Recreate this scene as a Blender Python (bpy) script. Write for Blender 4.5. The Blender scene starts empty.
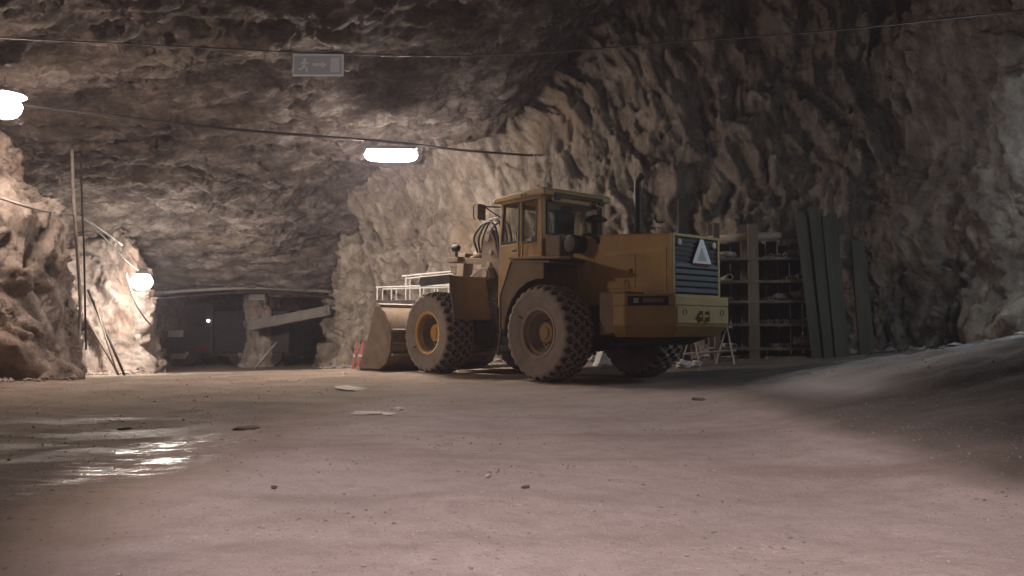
import bpy, bmesh, math, random
import numpy as np
from mathutils import Vector, Matrix
random.seed(7)
rng = np.random.default_rng(11)
R = math.radians
SC = bpy.context.scene
COL = SC.collection

# ------------------------------------------------------------------ camera
cam_d = bpy.data.cameras.new('camera'); cam = bpy.data.objects.new('camera', cam_d); COL.objects.link(cam)
cam_d.sensor_width = 36; cam_d.lens = 812.6 / 1024 * 36; cam_d.clip_end = 200; cam_d.clip_start = .05
cam.location = (0, 0, .78); cam.rotation_euler = (R(90) + math.atan(45.4 / 812.6), 0, 0)
SC.camera = cam
# ------------------------------------------------------------------ world, exposure
wd = bpy.data.worlds.new('world'); SC.world = wd; wd.use_nodes = True
wd.node_tree.nodes['Background'].inputs[0].default_value = (.02, .018, .02, 1)
wd.node_tree.nodes['Background'].inputs[1].default_value = .15
hz = wd.node_tree.nodes.new('ShaderNodeVolumeScatter'); hz.inputs['Color'].default_value = (.96, .88, 1, 1); hz.inputs['Density'].default_value = .0018; hz.inputs['Anisotropy'].default_value = .35
wd.node_tree.links.new(hz.outputs[0], wd.node_tree.nodes['World Output'].inputs['Volume'])
vs = SC.view_settings
vs.view_transform = 'Standard'; vs.look = 'None'; vs.gamma = 1; vs.use_curve_mapping = False
vs.exposure = 0.0
# lamp strengths, tuned here (their light comes from the lamp fixtures built below)
E_TUBE = 480; E_FLOOD = 430; E_LEFT = 260; E_COOL = 110; E_SPOT = 3500; E_FILL = 55
C_WARM = (1.0, .86, .77); C_PINK = (1.0, .83, .83); C_COOL = (.72, .88, 1.0)

# ------------------------------------------------------------------ noise
def _h(ix, iy, iz, s):
    a = (ix.astype(np.int64) * 73856093) ^ (iy.astype(np.int64) * 19349663) ^ (iz.astype(np.int64) * 83492791) ^ (s * 2654435761)
    a &= 0xffffffff
    a = ((a ^ (a >> 16)) * 0x45d9f3b) & 0xffffffff
    a = ((a ^ (a >> 16)) * 0x45d9f3b) & 0xffffffff
    return ((a ^ (a >> 16)) & 0xffffff) / float(0xffffff)
def vnoise(p, s=0):
    i = np.floor(p); f = p - i; f = f * f * f * (f * (f * 6 - 15) + 10); i = i.astype(np.int64)
    r = 0
    for a in (0, 1):
        wa = f[:, 0] if a else 1 - f[:, 0]
        for b in (0, 1):
            wb = f[:, 1] if b else 1 - f[:, 1]
            for c in (0, 1):
                wc = f[:, 2] if c else 1 - f[:, 2]
                r = r + wa * wb * wc * _h(i[:, 0] + a, i[:, 1] + b, i[:, 2] + c, s)
    return r * 2 - 1
def fbm(p, o=4, s=0, g=.5):
    r = 0; a = 1.; q = p.copy()
    for k in range(o):
        r = r + a * vnoise(q, s + k * 17); q = q * 2.03 + 5.3; a *= g
    return r
def facets(p, size, s=0, tilt=.5):
    """broken-rock relief: every random cell is a tilted flat facet"""
    q = p / np.array(size); i = np.floor(q).astype(np.int64)
    best = np.full(len(p), 9e9); out = np.zeros(len(p))
    for a in (-1, 0, 1):
        for b in (-1, 0, 1):
            for c in (-1, 0, 1):
                X, Y, Z = i[:, 0] + a, i[:, 1] + b, i[:, 2] + c
                d = np.stack([q[:, 0] - X - _h(X, Y, Z, s), q[:, 1] - Y - _h(X, Y, Z, s + 1), q[:, 2] - Z - _h(X, Y, Z, s + 2)], 1)
                dd = (d * d).sum(1); m = dd < best
                v = (_h(X, Y, Z, s + 3) - .5) + tilt * (d[:, 0] * (_h(X, Y, Z, s + 4) * 2 - 1) + d[:, 1] * (_h(X, Y, Z, s + 5) * 2 - 1) + d[:, 2] * (_h(X, Y, Z, s + 6) * 2 - 1))
                best = np.where(m, dd, best); out = np.where(m, v, out)
    return out
def shards(p, size, s=0, tilt=1.0, k=.5):
    """continuous angular relief: the upper hull of many random tilted planes"""
    q = p / np.array(size); i = np.floor(q).astype(np.int64); out = np.full(len(p), -9e9)
    for a in (-1, 0, 1):
        for b in (-1, 0, 1):
            for c in (-1, 0, 1):
                X, Y, Z = i[:, 0] + a, i[:, 1] + b, i[:, 2] + c
                d = np.stack([q[:, 0] - X - _h(X, Y, Z, s), q[:, 1] - Y - _h(X, Y, Z, s + 1), q[:, 2] - Z - _h(X, Y, Z, s + 2)], 1)
                r = np.sqrt((d * d).sum(1))
                v = (_h(X, Y, Z, s + 3) - .5) + tilt * (d[:, 0] * (_h(X, Y, Z, s + 4) * 2 - 1) + d[:, 1] * (_h(X, Y, Z, s + 5) * 2 - 1) + d[:, 2] * (_h(X, Y, Z, s + 6) * 2 - 1)) - k * r * r - 4 * np.clip(r - 1, 0, 9)
                out = np.maximum(out, v)
    return out - .35
def rbf(pts, c):
    P = np.array(pts, float); n = len(P)
    K = np.sqrt(((P[:, None, :2] - P[None, :, :2]) ** 2).sum(2) + c * c)
    A = np.zeros((n + 3, n + 3)); A[:n, :n] = K; A[:n, n] = A[n, :n] = 1; A[:n, n + 1:] = P[:, :2]; A[n + 1:, :n] = P[:, :2].T
    w = np.linalg.solve(A, np.concatenate([P[:, 2], [0, 0, 0]]))
    def f(x, y):
        x = np.asarray(x, float); y = np.asarray(y, float); r = w[n] + w[n + 1] * x + w[n + 2] * y
        for k in range(n): r = r + w[k] * np.sqrt((x - P[k, 0]) ** 2 + (y - P[k, 1]) ** 2 + c * c)
        return r
    return f
ceil_f = rbf([(-13, 30, 2.45), (-9.5, 30, 2.45), (-6.8, 30, 2.5), (-4, 25, 5.2), (-1, 21, 6.2), (.5, 20.5, 7), (2.2, 20, 9), (6, 19, 10), (10, 15, 10.4),
              (-9.5, 21, 5.0), (-9, 24.8, 4.75), (-12.5, 25.5, 4.2), (-9, 14, 5.4), (-3, 18, 6.1), (-3, 13, 6.8), (2, 13, 8.3), (-9, 5, 5.6), (0, 5, 7.2), (8, 5, 9), (0, -6, 6.8), (-13, 35, 3.2),
              (-8, 36, 3.2), (-14, 20, 4.6), (-10, 43, 3.2), (8, -6, 7), (-9, -6, 5.5), (-8.5, 27.2, 3.7), (6, 26, 9.5), (-2, 26, 5.8), (12, 25, 10)], 2.0)
floor_r = rbf([(0, 2.5, 0), (-3, 3, 0), (2.6, 4, .03), (4.2, 5, .34), (0, 6, 0), (-4, 7, 0), (2.6, 7.5, .05), (0, 11, 0), (-4, 11, 0), (3.3, 11, .15), (4.3, 10, .40), (5, 8, .64),
               (7, 9, .78), (8, 12, .80), (6.3, 13, .42), (5.4, 15, .22), (6, 18, .22), (9, 16, .5), (1.5, 14.2, 0), (-.5, 16.6, 0), (.6, 13.4, 0), (2.4, 14.9, 0), (-1.4, 15.9, 0),
               (.4, 17.4, 0), (-2.5, 18.5, 0), (0, 20.5, .05), (-4, 21, -.12), (-6.7, 29, -.50), (-10, 28, -.55), (-12.5, 24, -.45), (-8, 16, -.12), (-8.2, 12, -.02), (-13, 36, -.55), (-8, 36, -.55),
               (-10, 43, -.5), (-10, 5, .1), (0, -6, .05), (8, -4, .8), (9, 4, 1.0), (-8, -5, .1), (3.9, 16.3, .17), (2.6, 12.2, .03), (3, 20, .15), (-5.5, 24, -.28)], 1.2)
def floor_z(x, y):
    x = np.atleast_1d(np.asarray(x, float)); y = np.atleast_1d(np.asarray(y, float))
    p = np.stack([x, y, np.zeros_like(x)], 1)
    z = floor_r(x, y)
    wet = np.exp(-(((x + 4.0) / 2.4) ** 2 + ((y - 6.2) / 3.5) ** 2))
    m = np.clip((z - .10) / .3, 0, 1)
    return z + .022 * fbm(p * .7, 2, 3) + .010 * fbm(p * 3.1, 2, 9) * (1 + 2.5 * m) + .016 * wet * fbm(p * np.array([1.3, 2.6, 1]), 3, 21) + .03 * m * fbm(p * np.array([1.0, 3.0, 1]), 3, 31)
def fz(x, y): return float(floor_z(x, y)[0])

# ------------------------------------------------------------------ materials
def mat(name, c1, c2=None, rough=.85, scale=4., metal=0., bump=0., bscale=30., detail=6, dust=None, dust_amt=.5, stretch=None, spec=.3):
    m = bpy.data.materials.new(name); m.use_nodes = True; nt = m.node_tree; N = nt.nodes; L = nt.links
    b = N['Principled BSDF']; b.inputs['Roughness'].default_value = rough; b.inputs['Metallic'].default_value = metal
    b.inputs['Specular IOR Level'].default_value = spec
    tc = N.new('ShaderNodeTexCoord'); mp = N.new('ShaderNodeMapping'); L.new(tc.outputs['Object'], mp.inputs[0])
    if stretch: mp.inputs['Scale'].default_value = stretch
    n = N.new('ShaderNodeTexNoise'); n.inputs['Scale'].default_value = scale; n.inputs['Detail'].default_value = detail; n.inputs['Roughness'].default_value = .62
    L.new(mp.outputs[0], n.inputs['Vector'])
    cr = N.new('ShaderNodeValToRGB'); cr.color_ramp.elements[0].position = .33; cr.color_ramp.elements[1].position = .68
    cr.color_ramp.elements[0].color = (*c1, 1); cr.color_ramp.elements[1].color = (*(c2 or c1), 1)
    L.new(n.outputs['Fac'], cr.inputs[0]); out = cr.outputs[0]
    if dust:
        n2 = N.new('ShaderNodeTexNoise'); n2.inputs['Scale'].default_value = scale * .45; n2.inputs['Detail'].default_value = 8; n2.inputs['Roughness'].default_value = .7
        L.new(mp.outputs[0], n2.inputs['Vector'])
        r2 = N.new('ShaderNodeMapRange'); r2.inputs[1].default_value = .35; r2.inputs[2].default_value = .75; r2.inputs[4].default_value = dust_amt
        L.new(n2.outputs['Fac'], r2.inputs[0])
        mx = N.new('ShaderNodeMix'); mx.data_type = 'RGBA'; L.new(r2.outputs[0], mx.inputs[0]); L.new(out, mx.inputs[6]); mx.inputs[7].default_value = (*dust, 1)
        out = mx.outputs[2]
    L.new(out, b.inputs['Base Color'])
    if bump:
        nb = N.new('ShaderNodeTexNoise'); nb.inputs['Scale'].default_value = bscale; nb.inputs['Detail'].default_value = 5; L.new(mp.outputs[0], nb.inputs['Vector'])
        bp = N.new('ShaderNodeBump'); bp.inputs['Strength'].default_value = bump; bp.inputs['Distance'].default_value = .02
        L.new(nb.outputs['Fac'], bp.inputs['Height']); L.new(bp.outputs[0], b.inputs['Normal'])
    return m
def emit(name, col, e):
    m = bpy.data.materials.new(name); m.use_nodes = True; nt = m.node_tree
    for n in list(nt.nodes): nt.nodes.remove(n)
    o = nt.nodes.new('ShaderNodeOutputMaterial'); s = nt.nodes.new('ShaderNodeEmission'); s.inputs[0].default_value = (*col, 1); s.inputs[1].default_value = e
    nt.links.new(s.outputs[0], o.inputs[0]); return m
def glass(name, tint, dirt, amt):
    m = bpy.data.materials.new(name); m.use_nodes = True; nt = m.node_tree; N = nt.nodes; L = nt.links
    for n in list(N): N.remove(n)
    o = N.new('ShaderNodeOutputMaterial'); t = N.new('ShaderNodeBsdfTransparent'); t.inputs[0].default_value = (*tint, 1)
    g = N.new('ShaderNodeBsdfGlossy'); g.inputs['Roughness'].default_value = .08; g.inputs[0].default_value = (.8, .8, .8, 1)
    lf = N.new('ShaderNodeLayerWeight'); lf.inputs[0].default_value = .5
    lw = N.new('ShaderNodeMath'); lw.operation = 'POWER'; lw.inputs[1].default_value = 4; L.new(lf.outputs['Facing'], lw.inputs[0])
    m1 = N.new('ShaderNodeMixShader'); L.new(lw.outputs[0], m1.inputs[0]); L.new(t.outputs[0], m1.inputs[1]); L.new(g.outputs[0], m1.inputs[2])
    d = N.new('ShaderNodeBsdfDiffuse'); d.inputs[0].default_value = (*dirt, 1); m2 = N.new('ShaderNodeMixShader')
    nz = N.new('ShaderNodeTexNoise'); nz.inputs['Scale'].default_value = 5; mr = N.new('ShaderNodeMapRange'); mr.inputs[3].default_value = amt * .5; mr.inputs[4].default_value = amt * 1.5
    L.new(nz.outputs['Fac'], mr.inputs[0]); L.new(mr.outputs[0], m2.inputs[0]); L.new(m1.outputs[0], m2.inputs[1]); L.new(d.outputs[0], m2.inputs[2]); L.new(m2.outputs[0], o.inputs[0])
    return m
def rock_mat(name, dark, mid, light, stain, stretch=(1, 1, 1), rot=(0, 0, 0), bump=1.0, wetness=0.):
    m = bpy.data.materials.new(name); m.use_nodes = True; nt = m.node_tree; N = nt.nodes; L = nt.links
    b = N['Principled BSDF']; b.inputs['Roughness'].default_value = .88; b.inputs['Specular IOR Level'].default_value = .25
    tc = N.new('ShaderNodeTexCoord'); mp = N.new('ShaderNodeMapping'); L.new(tc.outputs['Object'], mp.inputs[0])
    mp.inputs['Scale'].default_value = stretch; mp.inputs['Rotation'].default_value = rot
    wn = N.new('ShaderNodeTexNoise'); wn.inputs['Scale'].default_value = 1.1; wn.inputs['Detail'].default_value = 3; L.new(mp.outputs[0], wn.inputs['Vector'])
    wa = N.new('ShaderNodeMix'); wa.data_type = 'VECTOR'; wa.inputs[0].default_value = .25; L.new(mp.outputs[0], wa.inputs[4]); L.new(wn.outputs['Color'], wa.inputs[5])
    n = N.new('ShaderNodeTexNoise'); n.inputs['Scale'].default_value = 3.0; n.inputs['Detail'].default_value = 12; n.inputs['Roughness'].default_value = .72; L.new(wa.outputs[1], n.inputs['Vector'])
    cr = N.new('ShaderNodeValToRGB'); e = cr.color_ramp.elements; e[0].position = .36; e[0].color = (*dark, 1); e[1].position = .64; e[1].color = (*light, 1)
    k = e.new(.50); k.color = (*mid, 1); L.new(n.outputs['Fac'], cr.inputs[0])
    n2 = N.new('ShaderNodeTexNoise'); n2.inputs['Scale'].default_value = .45; n2.inputs['Detail'].default_value = 5; L.new(mp.outputs[0], n2.inputs['Vector'])
    mr = N.new('ShaderNodeMapRange'); mr.inputs[1].default_value = .52; mr.inputs[2].default_value = .70; mr.inputs[4].default_value = .75; L.new(n2.outputs['Fac'], mr.inputs[0])
    mx = N.new('ShaderNodeMix'); mx.data_type = 'RGBA'; L.new(mr.outputs[0], mx.inputs[0]); L.new(cr.outputs[0], mx.inputs[6]); mx.inputs[7].default_value = (*stain, 1)
    L.new(mx.outputs[2], b.inputs['Base Color'])
    v = N.new('ShaderNodeTexNoise'); v.noise_type = 'RIDGED_MULTIFRACTAL'; v.normalize = True; v.inputs['Scale'].default_value = 1.6; v.inputs['Detail'].default_value = 6; L.new(wa.outputs[1], v.inputs['Vector'])
    nb = N.new('ShaderNodeTexNoise'); nb.inputs['Scale'].default_value = 5; nb.inputs['Detail'].default_value = 10; nb.inputs['Roughness'].default_value = .74; L.new(wa.outputs[1], nb.inputs['Vector'])
    ad = N.new('ShaderNodeMath'); ad.operation = 'MULTIPLY_ADD'; ad.inputs[1].default_value = -.9; L.new(v.outputs['Fac'], ad.inputs[0]); L.new(nb.outputs['Fac'], ad.inputs[2])
    bp = N.new('ShaderNodeBump'); bp.inputs['Strength'].default_value = bump; bp.inputs['Distance'].default_value = .16
    L.new(ad.outputs[0], bp.inputs['Height']); L.new(bp.outputs[0], b.inputs['Normal'])
    return m
def floor_mat():
    m = bpy.data.materials.new('packed_gravel'); m.use_nodes = True; nt = m.node_tree; N = nt.nodes; L = nt.links
    b = N['Principled BSDF']; b.inputs['Specular IOR Level'].default_value = .3
    tc = N.new('ShaderNodeTexCoord'); O = tc.outputs['Object']
    def noise(s, d, r=.6, st=None):
        n = N.new('ShaderNodeTexNoise'); n.inputs['Scale'].default_value = s; n.inputs['Detail'].default_value = d; n.inputs['Roughness'].default_value = r
        if st:
            mp = N.new('ShaderNodeMapping'); mp.inputs['Scale'].default_value = st; L.new(O, mp.inputs[0]); L.new(mp.outputs[0], n.inputs['Vector'])
        else: L.new(O, n.inputs['Vector'])
        return n.outputs['Fac']
    def rng_(i, a, c, lo=0., hi=1.):
        r = N.new('ShaderNodeMapRange'); r.inputs[1].default_value = a; r.inputs[2].default_value = c; r.inputs[3].default_value = lo; r.inputs[4].default_value = hi; L.new(i, r.inputs[0]); return r.outputs[0]
    def mixc(f, a, c):
        x = N.new('ShaderNodeMix'); x.data_type = 'RGBA'
        L.new(f, x.inputs[0])
        for s, q in ((6, a), (7, c)):
            if isinstance(q, tuple): x.inputs[s].default_value = (*q, 1)
            else: L.new(q, x.inputs[s])
        return x.outputs[2]
    def mul(a, c):
        x = N.new('ShaderNodeMath'); x.operation = 'MULTIPLY'
        for s, q in ((0, a), (1, c)):
            if isinstance(q, (int, float)): x.inputs[s].default_value = q
            else: L.new(q, x.inputs[s])
        return x.outputs[0]
    base = mixc(rng_(noise(.6, 6), .3, .7), (.235, .19, .175), (.34, .285, .265))
    base = mixc(rng_(noise(1.2, 5, .6, (.25, 1, 1)), .52, .75), base, (.17, .125, .105))
    base = mixc(rng_(noise(5, 9, .75), .45, .70, 0, .55), base, (.16, .125, .112))
    base = mixc(rng_(noise(55, 3), .60, .72, 0, .7), base, (.12, .09, .08))
    base = mixc(rng_(noise(38, 2), .66, .74, 0, .8), base, (.42, .36, .33))
    # pale dust road painted in the light pool's shape; soil beyond carries its shade
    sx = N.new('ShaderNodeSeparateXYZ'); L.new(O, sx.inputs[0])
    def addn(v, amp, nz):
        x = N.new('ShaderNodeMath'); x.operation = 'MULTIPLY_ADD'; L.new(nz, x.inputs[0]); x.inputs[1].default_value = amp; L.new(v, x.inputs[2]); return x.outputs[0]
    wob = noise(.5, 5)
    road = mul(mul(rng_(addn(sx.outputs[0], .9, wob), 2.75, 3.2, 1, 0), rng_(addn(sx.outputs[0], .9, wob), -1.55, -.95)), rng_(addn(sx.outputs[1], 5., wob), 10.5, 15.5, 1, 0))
    soil_shaded = mixc(rng_(noise(.9, 7, .66, (.5, 1.6, 1)), .3, .7), (.04, .032, .027), (.11, .09, .076))  # dark mound soil, with the unlit bank's shade put into its colour
    soil_lit = mixc(rng_(noise(.9, 7, .66), .3, .7), (.16, .118, .088), (.31, .24, .185))  # brown soil lightened for the lamp light falling on the left
    soil = mixc(rng_(addn(sx.outputs[0], 1.5, wob), 1.5, 4.), soil_lit, soil_shaded)
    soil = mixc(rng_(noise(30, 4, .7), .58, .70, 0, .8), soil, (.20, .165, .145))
    lit_crest = mul(mul(rng_(addn(sx.outputs[1], 2.2, wob), 8.6, 9.6), rng_(sx.outputs[1], 13.2, 12., 1, 1)), rng_(sx.outputs[2], .12, .24))  # bluish lamp light along the mound top, put in as paler ground
    dirt = mixc(mul(rng_(addn(sx.outputs[1], 2.0, wob), 13.5, 12.0), lit_crest), soil, (.34, .31, .30))
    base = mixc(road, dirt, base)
    # wet patch: an elliptical wet zone left of the camera and broken muddy streaks in it
    def blob(cx, cy, rx, ry):
        mp = N.new('ShaderNodeMapping'); mp.vector_type = 'POINT'; mp.inputs['Location'].default_value = (-cx / rx, -cy / ry, 0); mp.inputs['Scale'].default_value = (1 / rx, 1 / ry, 0)
        L.new(O, mp.inputs[0]); ln = N.new('ShaderNodeVectorMath'); ln.operation = 'LENGTH'; L.new(mp.outputs[0], ln.inputs[0]); return rng_(ln.outputs['Value'], 1., .35)
    zone = blob(-3.6, 6.2, 2.6, 4.0)
    wet = mul(zone, rng_(noise(1.0, 6, .62, (.55, 1.5, 1)), .40, .56))
    core = blob(-2.25, 5.4, .75, 2.3)
    wet2 = mul(mul(core, rng_(noise(2.2, 6, .7, (.6, 1.6, 1)), .36, .50)), rng_(noise(9, 5, .7, (.5, 1.4, 1)), .40, .56, .15, 1.))
    mx = N.new('ShaderNodeMath'); mx.operation = 'MAXIMUM'; L.new(mul(wet, .62), mx.inputs[0]); L.new(wet2, mx.inputs[1])
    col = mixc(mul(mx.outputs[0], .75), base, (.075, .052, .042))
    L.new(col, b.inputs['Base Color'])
    L.new(rng_(mx.outputs[0], .3, 1., .92, .16), b.inputs['Roughness'])
    hs = N.new('ShaderNodeMath'); hs.operation = 'MULTIPLY_ADD'; hs.inputs[1].default_value = .35; L.new(noise(90, 3), hs.inputs[0]); L.new(noise(14, 8, .7), hs.inputs[2])
    bp = N.new('ShaderNodeBump'); bp.inputs['Distance'].default_value = .03; L.new(hs.outputs[0], bp.inputs['Height']); L.new(rng_(mx.outputs[0], .4, 1., .85, .42), bp.inputs['Strength'])
    L.new(bp.outputs[0], b.inputs['Normal'])
    return m
def lit(name, col, e):
    m = mat(name, col, col, .6); b = m.node_tree.nodes['Principled BSDF']; b.inputs['Emission Color'].default_value = (*col, 1); b.inputs['Emission Strength'].default_value = e; return m
DUST = (.20, .155, .115)
M = dict(
    wall=rock_mat('rock_wall', (.12, .098, .078), (.24, .20, .162), (.38, .33, .275), (.27, .20, .135), (1, 1, .55)),
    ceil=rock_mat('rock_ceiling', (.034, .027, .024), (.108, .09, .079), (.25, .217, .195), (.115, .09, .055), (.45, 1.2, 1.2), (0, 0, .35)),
    left=rock_mat('rock_left', (.14, .11, .095), (.30, .245, .21), (.44, .38, .34), (.36, .24, .17), (1, 1, .8)),
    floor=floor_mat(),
    yellow=mat('dusty_yellow_paint', (.34, .20, .05), (.45, .275, .075), .6, 2.2, dust=DUST, dust_amt=.75, bump=.12, bscale=25),
    yellow2=mat('bright_yellow_paint', (.50, .29, .06), (.60, .36, .10), .55, 3, dust=DUST, dust_amt=.4),
    ochre=mat('dirty_fender_paint', (.145, .10, .06), (.215, .155, .095), .8, 2.5, dust=DUST, dust_amt=.9, bump=.2),
    cwm=mat('counterweight_paint', (.30, .22, .075), (.38, .285, .11), .6, 2.0, dust=DUST, dust_amt=.6),
    steel=mat('worn_steel', (.17, .13, .10), (.32, .26, .20), .55, 3.5, .25, .2, 40, dust=DUST, dust_amt=.5),
    dark=mat('dark_grimy_metal', (.022, .019, .017), (.06, .05, .043), .7, 5, bump=.2),
    black=mat('black_rubber', (.012, .012, .012), (.03, .028, .026), .6, 6),
    tyre=mat('dusty_tyre_rubber', (.16, .137, .12), (.29, .25, .22), .95, 3.5, bump=.5, bscale=22, dust=(.23, .185, .145), dust_amt=.6),
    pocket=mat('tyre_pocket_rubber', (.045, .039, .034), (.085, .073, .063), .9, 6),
    hubm=mat('dusty_hub', (.30, .185, .075), (.38, .25, .11), .8, 4, dust=DUST, dust_amt=.6),
    rust=mat('rusty_steel', (.10, .065, .042), (.22, .155, .105), .75, 3, .1, .3, 30, dust=DUST, dust_amt=.4),
    rimd=mat('dusty_rim', (.24, .19, .15), (.36, .29, .235), .85, 4, dust=DUST, dust_amt=.6),
    grille=mat('grille_paint', (.05, .062, .07), (.085, .10, .11), .5, 8),
    white=mat('white_paint', (.36, .345, .32), (.46, .44, .41), .6, 6, dust=(.35, .3, .26), dust_amt=.3),
    tri=mat('pale_reflector', (.62, .61, .62), (.72, .71, .72), .5, 6),
    red=mat('red_paint', (.33, .075, .06), (.42, .12, .10), .55, 6, dust=DUST, dust_amt=.3),
    lens=mat('dark_red_lens', (.07, .012, .010), (.11, .02, .015), .25, 9),
    chrome=mat('mirror_face', (.5, .5, .5), (.6, .6, .6), .1, 2, 1.),
    glass=glass('cab_glass', (.90, .91, .88), (.33, .29, .24), .05),
    glassr=glass('rear_cab_glass', (.68, .70, .67), (.22, .20, .17), .05),
    wood=mat('rough_timber', (.075, .056, .04), (.165, .128, .092), .9, 3, bump=.4, bscale=20, stretch=(1, 1, .2)),
    palewood=mat('pale_timber', (.26, .21, .16), (.42, .36, .29), .9, 3, bump=.4, bscale=20, stretch=(.3, 1, 1)),
    green=mat('grey_green_board', (.038, .036, .027), (.078, .073, .056), .9, 2.2, bump=.4, bscale=14, stretch=(1, 1, .15)),
    pipe=mat('grey_steel_pipe', (.20, .185, .165), (.36, .33, .30), .6, 5, .3),
    stone=mat('loose_stone', (.15, .12, .105), (.36, .31, .28), .95, 6, bump=.5, bscale=18),
    mud=mat('wet_mud', (.075, .058, .048), (.13, .10, .085), .8, 9, bump=.8, bscale=30),
    pebble=mat('road_pebbles', (.10, .08, .07), (.30, .25, .23), .95, .9, detail=2),
    pstone=mat('pale_stone', (.42, .38, .34), (.6, .56, .51), .9, 4, bump=.5, bscale=14),
    dstone=mat('dark_stone', (.05, .04, .035), (.10, .08, .07), .95, 5, bump=.5),
    cable=mat('black_cable', (.012, .011, .011), (.03, .027, .026), .7, 4),
    wire=mat('grey_wire', (.15, .135, .125), (.21, .195, .18), .6, 4),
    hose=mat('pale_grey_hose', (.22, .19, .17), (.35, .31, .28), .8, 3),
    signm=lit('sign_added_glow', (.40, .38, .385), .15), signw=lit('symbol_added_glow', (.55, .53, .53), .17),  # faint glow added so the unlit sign does not render dark
    signl=mat('faded_sign_white', (.74, .72, .71), (.8, .78, .77), .6, 3),
    truck=mat('dark_truck_paint', (.012, .012, .015), (.028, .028, .034), .55, 3),
    duct=mat('grey_duct', (.12, .11, .10), (.19, .175, .16), .7, 2, .1),
    lampm=mat('lamp_housing', (.35, .33, .3), (.45, .43, .4), .5, 4),
)

# ------------------------------------------------------------------ mesh helpers
def link(o, parent=None):
    COL.objects.link(o)
    if parent is not None: o.parent = parent
    return o
def tag(o, label=None, cat=None, group=None, kind=None):
    if label: o['label'] = label
    if cat: o['category'] = cat
    if group: o['group'] = group
    if kind: o['kind'] = kind
    return o
def thing(name, label, cat, loc=(0, 0, 0), rz=0, group=None):
    o = bpy.data.objects.new(name, None); o.empty_display_size = .2; o.location = loc; o.rotation_euler = (0, 0, rz); link(o)
    return tag(o, label, cat, group)
class MB:
    def __init__(s): s.v = []; s.f = []
    def add(s, vs, fs):
        n = len(s.v); s.v += [tuple(map(float, q)) for q in vs]; s.f += [tuple(i + n for i in q) for q in fs]; return s
    def box(s, x0, x1, y0, y1, z0, z1):
        v = [(x, y, z) for z in (z0, z1) for y in (y0, y1) for x in (x0, x1)]
        return s.add(v, [(0, 2, 3, 1), (4, 5, 7, 6), (0, 1, 5, 4), (2, 6, 7, 3), (0, 4, 6, 2), (1, 3, 7, 5)])
    def prism(s, pts, axis, a, b, pts2=None):
        """pts: 2-D outline; axis 'y': pts are (x,z); 'x': (y,z); 'z': (x,y)"""
        def P(q, t): return {'y': (q[0], t, q[1]), 'x': (t, q[0], q[1]), 'z': (q[0], q[1], t)}[axis]
        n = len(pts); v = [P(q, a) for q in pts] + [P(q, b) for q in (pts2 or pts)]
        return s.add(v, [tuple(range(n)), tuple(range(2 * n - 1, n - 1, -1))] + [(i, i + n, (i + 1) % n + n, (i + 1) % n) for i in range(n)])
    def bar(s, p, q, wx, wz, up=(0, 0, 1)):
        p = Vector(p); q = Vector(q); d = (q - p).normalized(); u = Vector(up)
        if abs(d.dot(u)) > .95: u = Vector((1, 0, 0))
        a = d.cross(u).normalized() * wx / 2; b = a.cross(d).normalized() * wz / 2
        v = [p - a - b, p + a - b, p + a + b, p - a + b, q - a - b, q + a - b, q + a + b, q - a + b]
        return s.add(v, [(0, 3, 2, 1), (4, 5, 6, 7), (0, 1, 5, 4), (1, 2, 6, 5), (2, 3, 7, 6), (3, 0, 4, 7)])
    def tube(s, pts, r, n=10, caps=True):
        pts = [Vector(p) for p in pts]; m = len(pts); rr = r if isinstance(r, (list, tuple)) else [r] * m
        ring = []; up = None
        for i in range(m):
            d = (pts[min(i + 1, m - 1)] - pts[max(i - 1, 0)]).normalized()
            if up is None: up = Vector((0, 0, 1)) if abs(d.z) < .9 else Vector((1, 0, 0))
            a = d.cross(up).normalized(); b = a.cross(d).normalized(); up = b
            ring += [pts[i] + (a * math.cos(t) + b * math.sin(t)) * rr[i] for t in [2 * math.pi * k / n for k in range(n)]]
        f = [(i * n + k, i * n + (k + 1) % n, (i + 1) * n + (k + 1) % n, (i + 1) * n + k) for i in range(m - 1) for k in range(n)]
        if caps: f += [tuple(range(n - 1, -1, -1)), tuple(range((m - 1) * n, m * n))]
        return s.add(ring, f)
    def lathe(s, prof, axis, c=(0, 0, 0), n=32):
        """prof: (radius, along-axis)"""
        v = []
        for r, t in prof:
            for k in range(n):
                a = 2 * math.pi * k / n; p, q = r * math.cos(a), r * math.sin(a)
                o = {'y': (p, t, q), 'x': (t, p, q), 'z': (p, q, t)}[axis]; v.append((o[0] + c[0], o[1] + c[1], o[2] + c[2]))
        m = len(prof)
        return s.add(v, [(i * n + k, i * n + (k + 1) % n, (i + 1) * n + (k + 1) % n, (i + 1) * n + k) for i in range(m - 1) for k in range(n)])
    def mesh(s, name):
        me = bpy.data.meshes.new(name); me.from_pydata(s.v, [], s.f)
        bm = bmesh.new(); bm.from_mesh(me); bmesh.ops.recalc_face_normals(bm, faces=bm.faces); bm.to_mesh(me); bm.free()
        return me
    def build(s, name, m, parent=None, bevel=0, smooth=False, loc=None, rot=None, seg=2):
        me = s.mesh(name); me.materials.append(m)
        if smooth:
            me.polygons.foreach_set('use_smooth', [True] * len(me.polygons))
            if smooth != 'all': me.set_sharp_from_angle(angle=R(38))
        o = link(bpy.data.objects.new(name, me), parent)
        if loc: o.location = loc
        if rot: o.rotation_euler = rot
        if bevel:
            b = o.modifiers.new('bevel', 'BEVEL'); b.width = bevel; b.segments = seg; b.limit_method = 'ANGLE'; b.angle_limit = R(35)
        return o
def copy_tree(o, parent=None):
    c = o.copy(); link(c); c.parent = parent
    for ch in list(o.children): copy_tree(ch, c)
    return c
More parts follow.
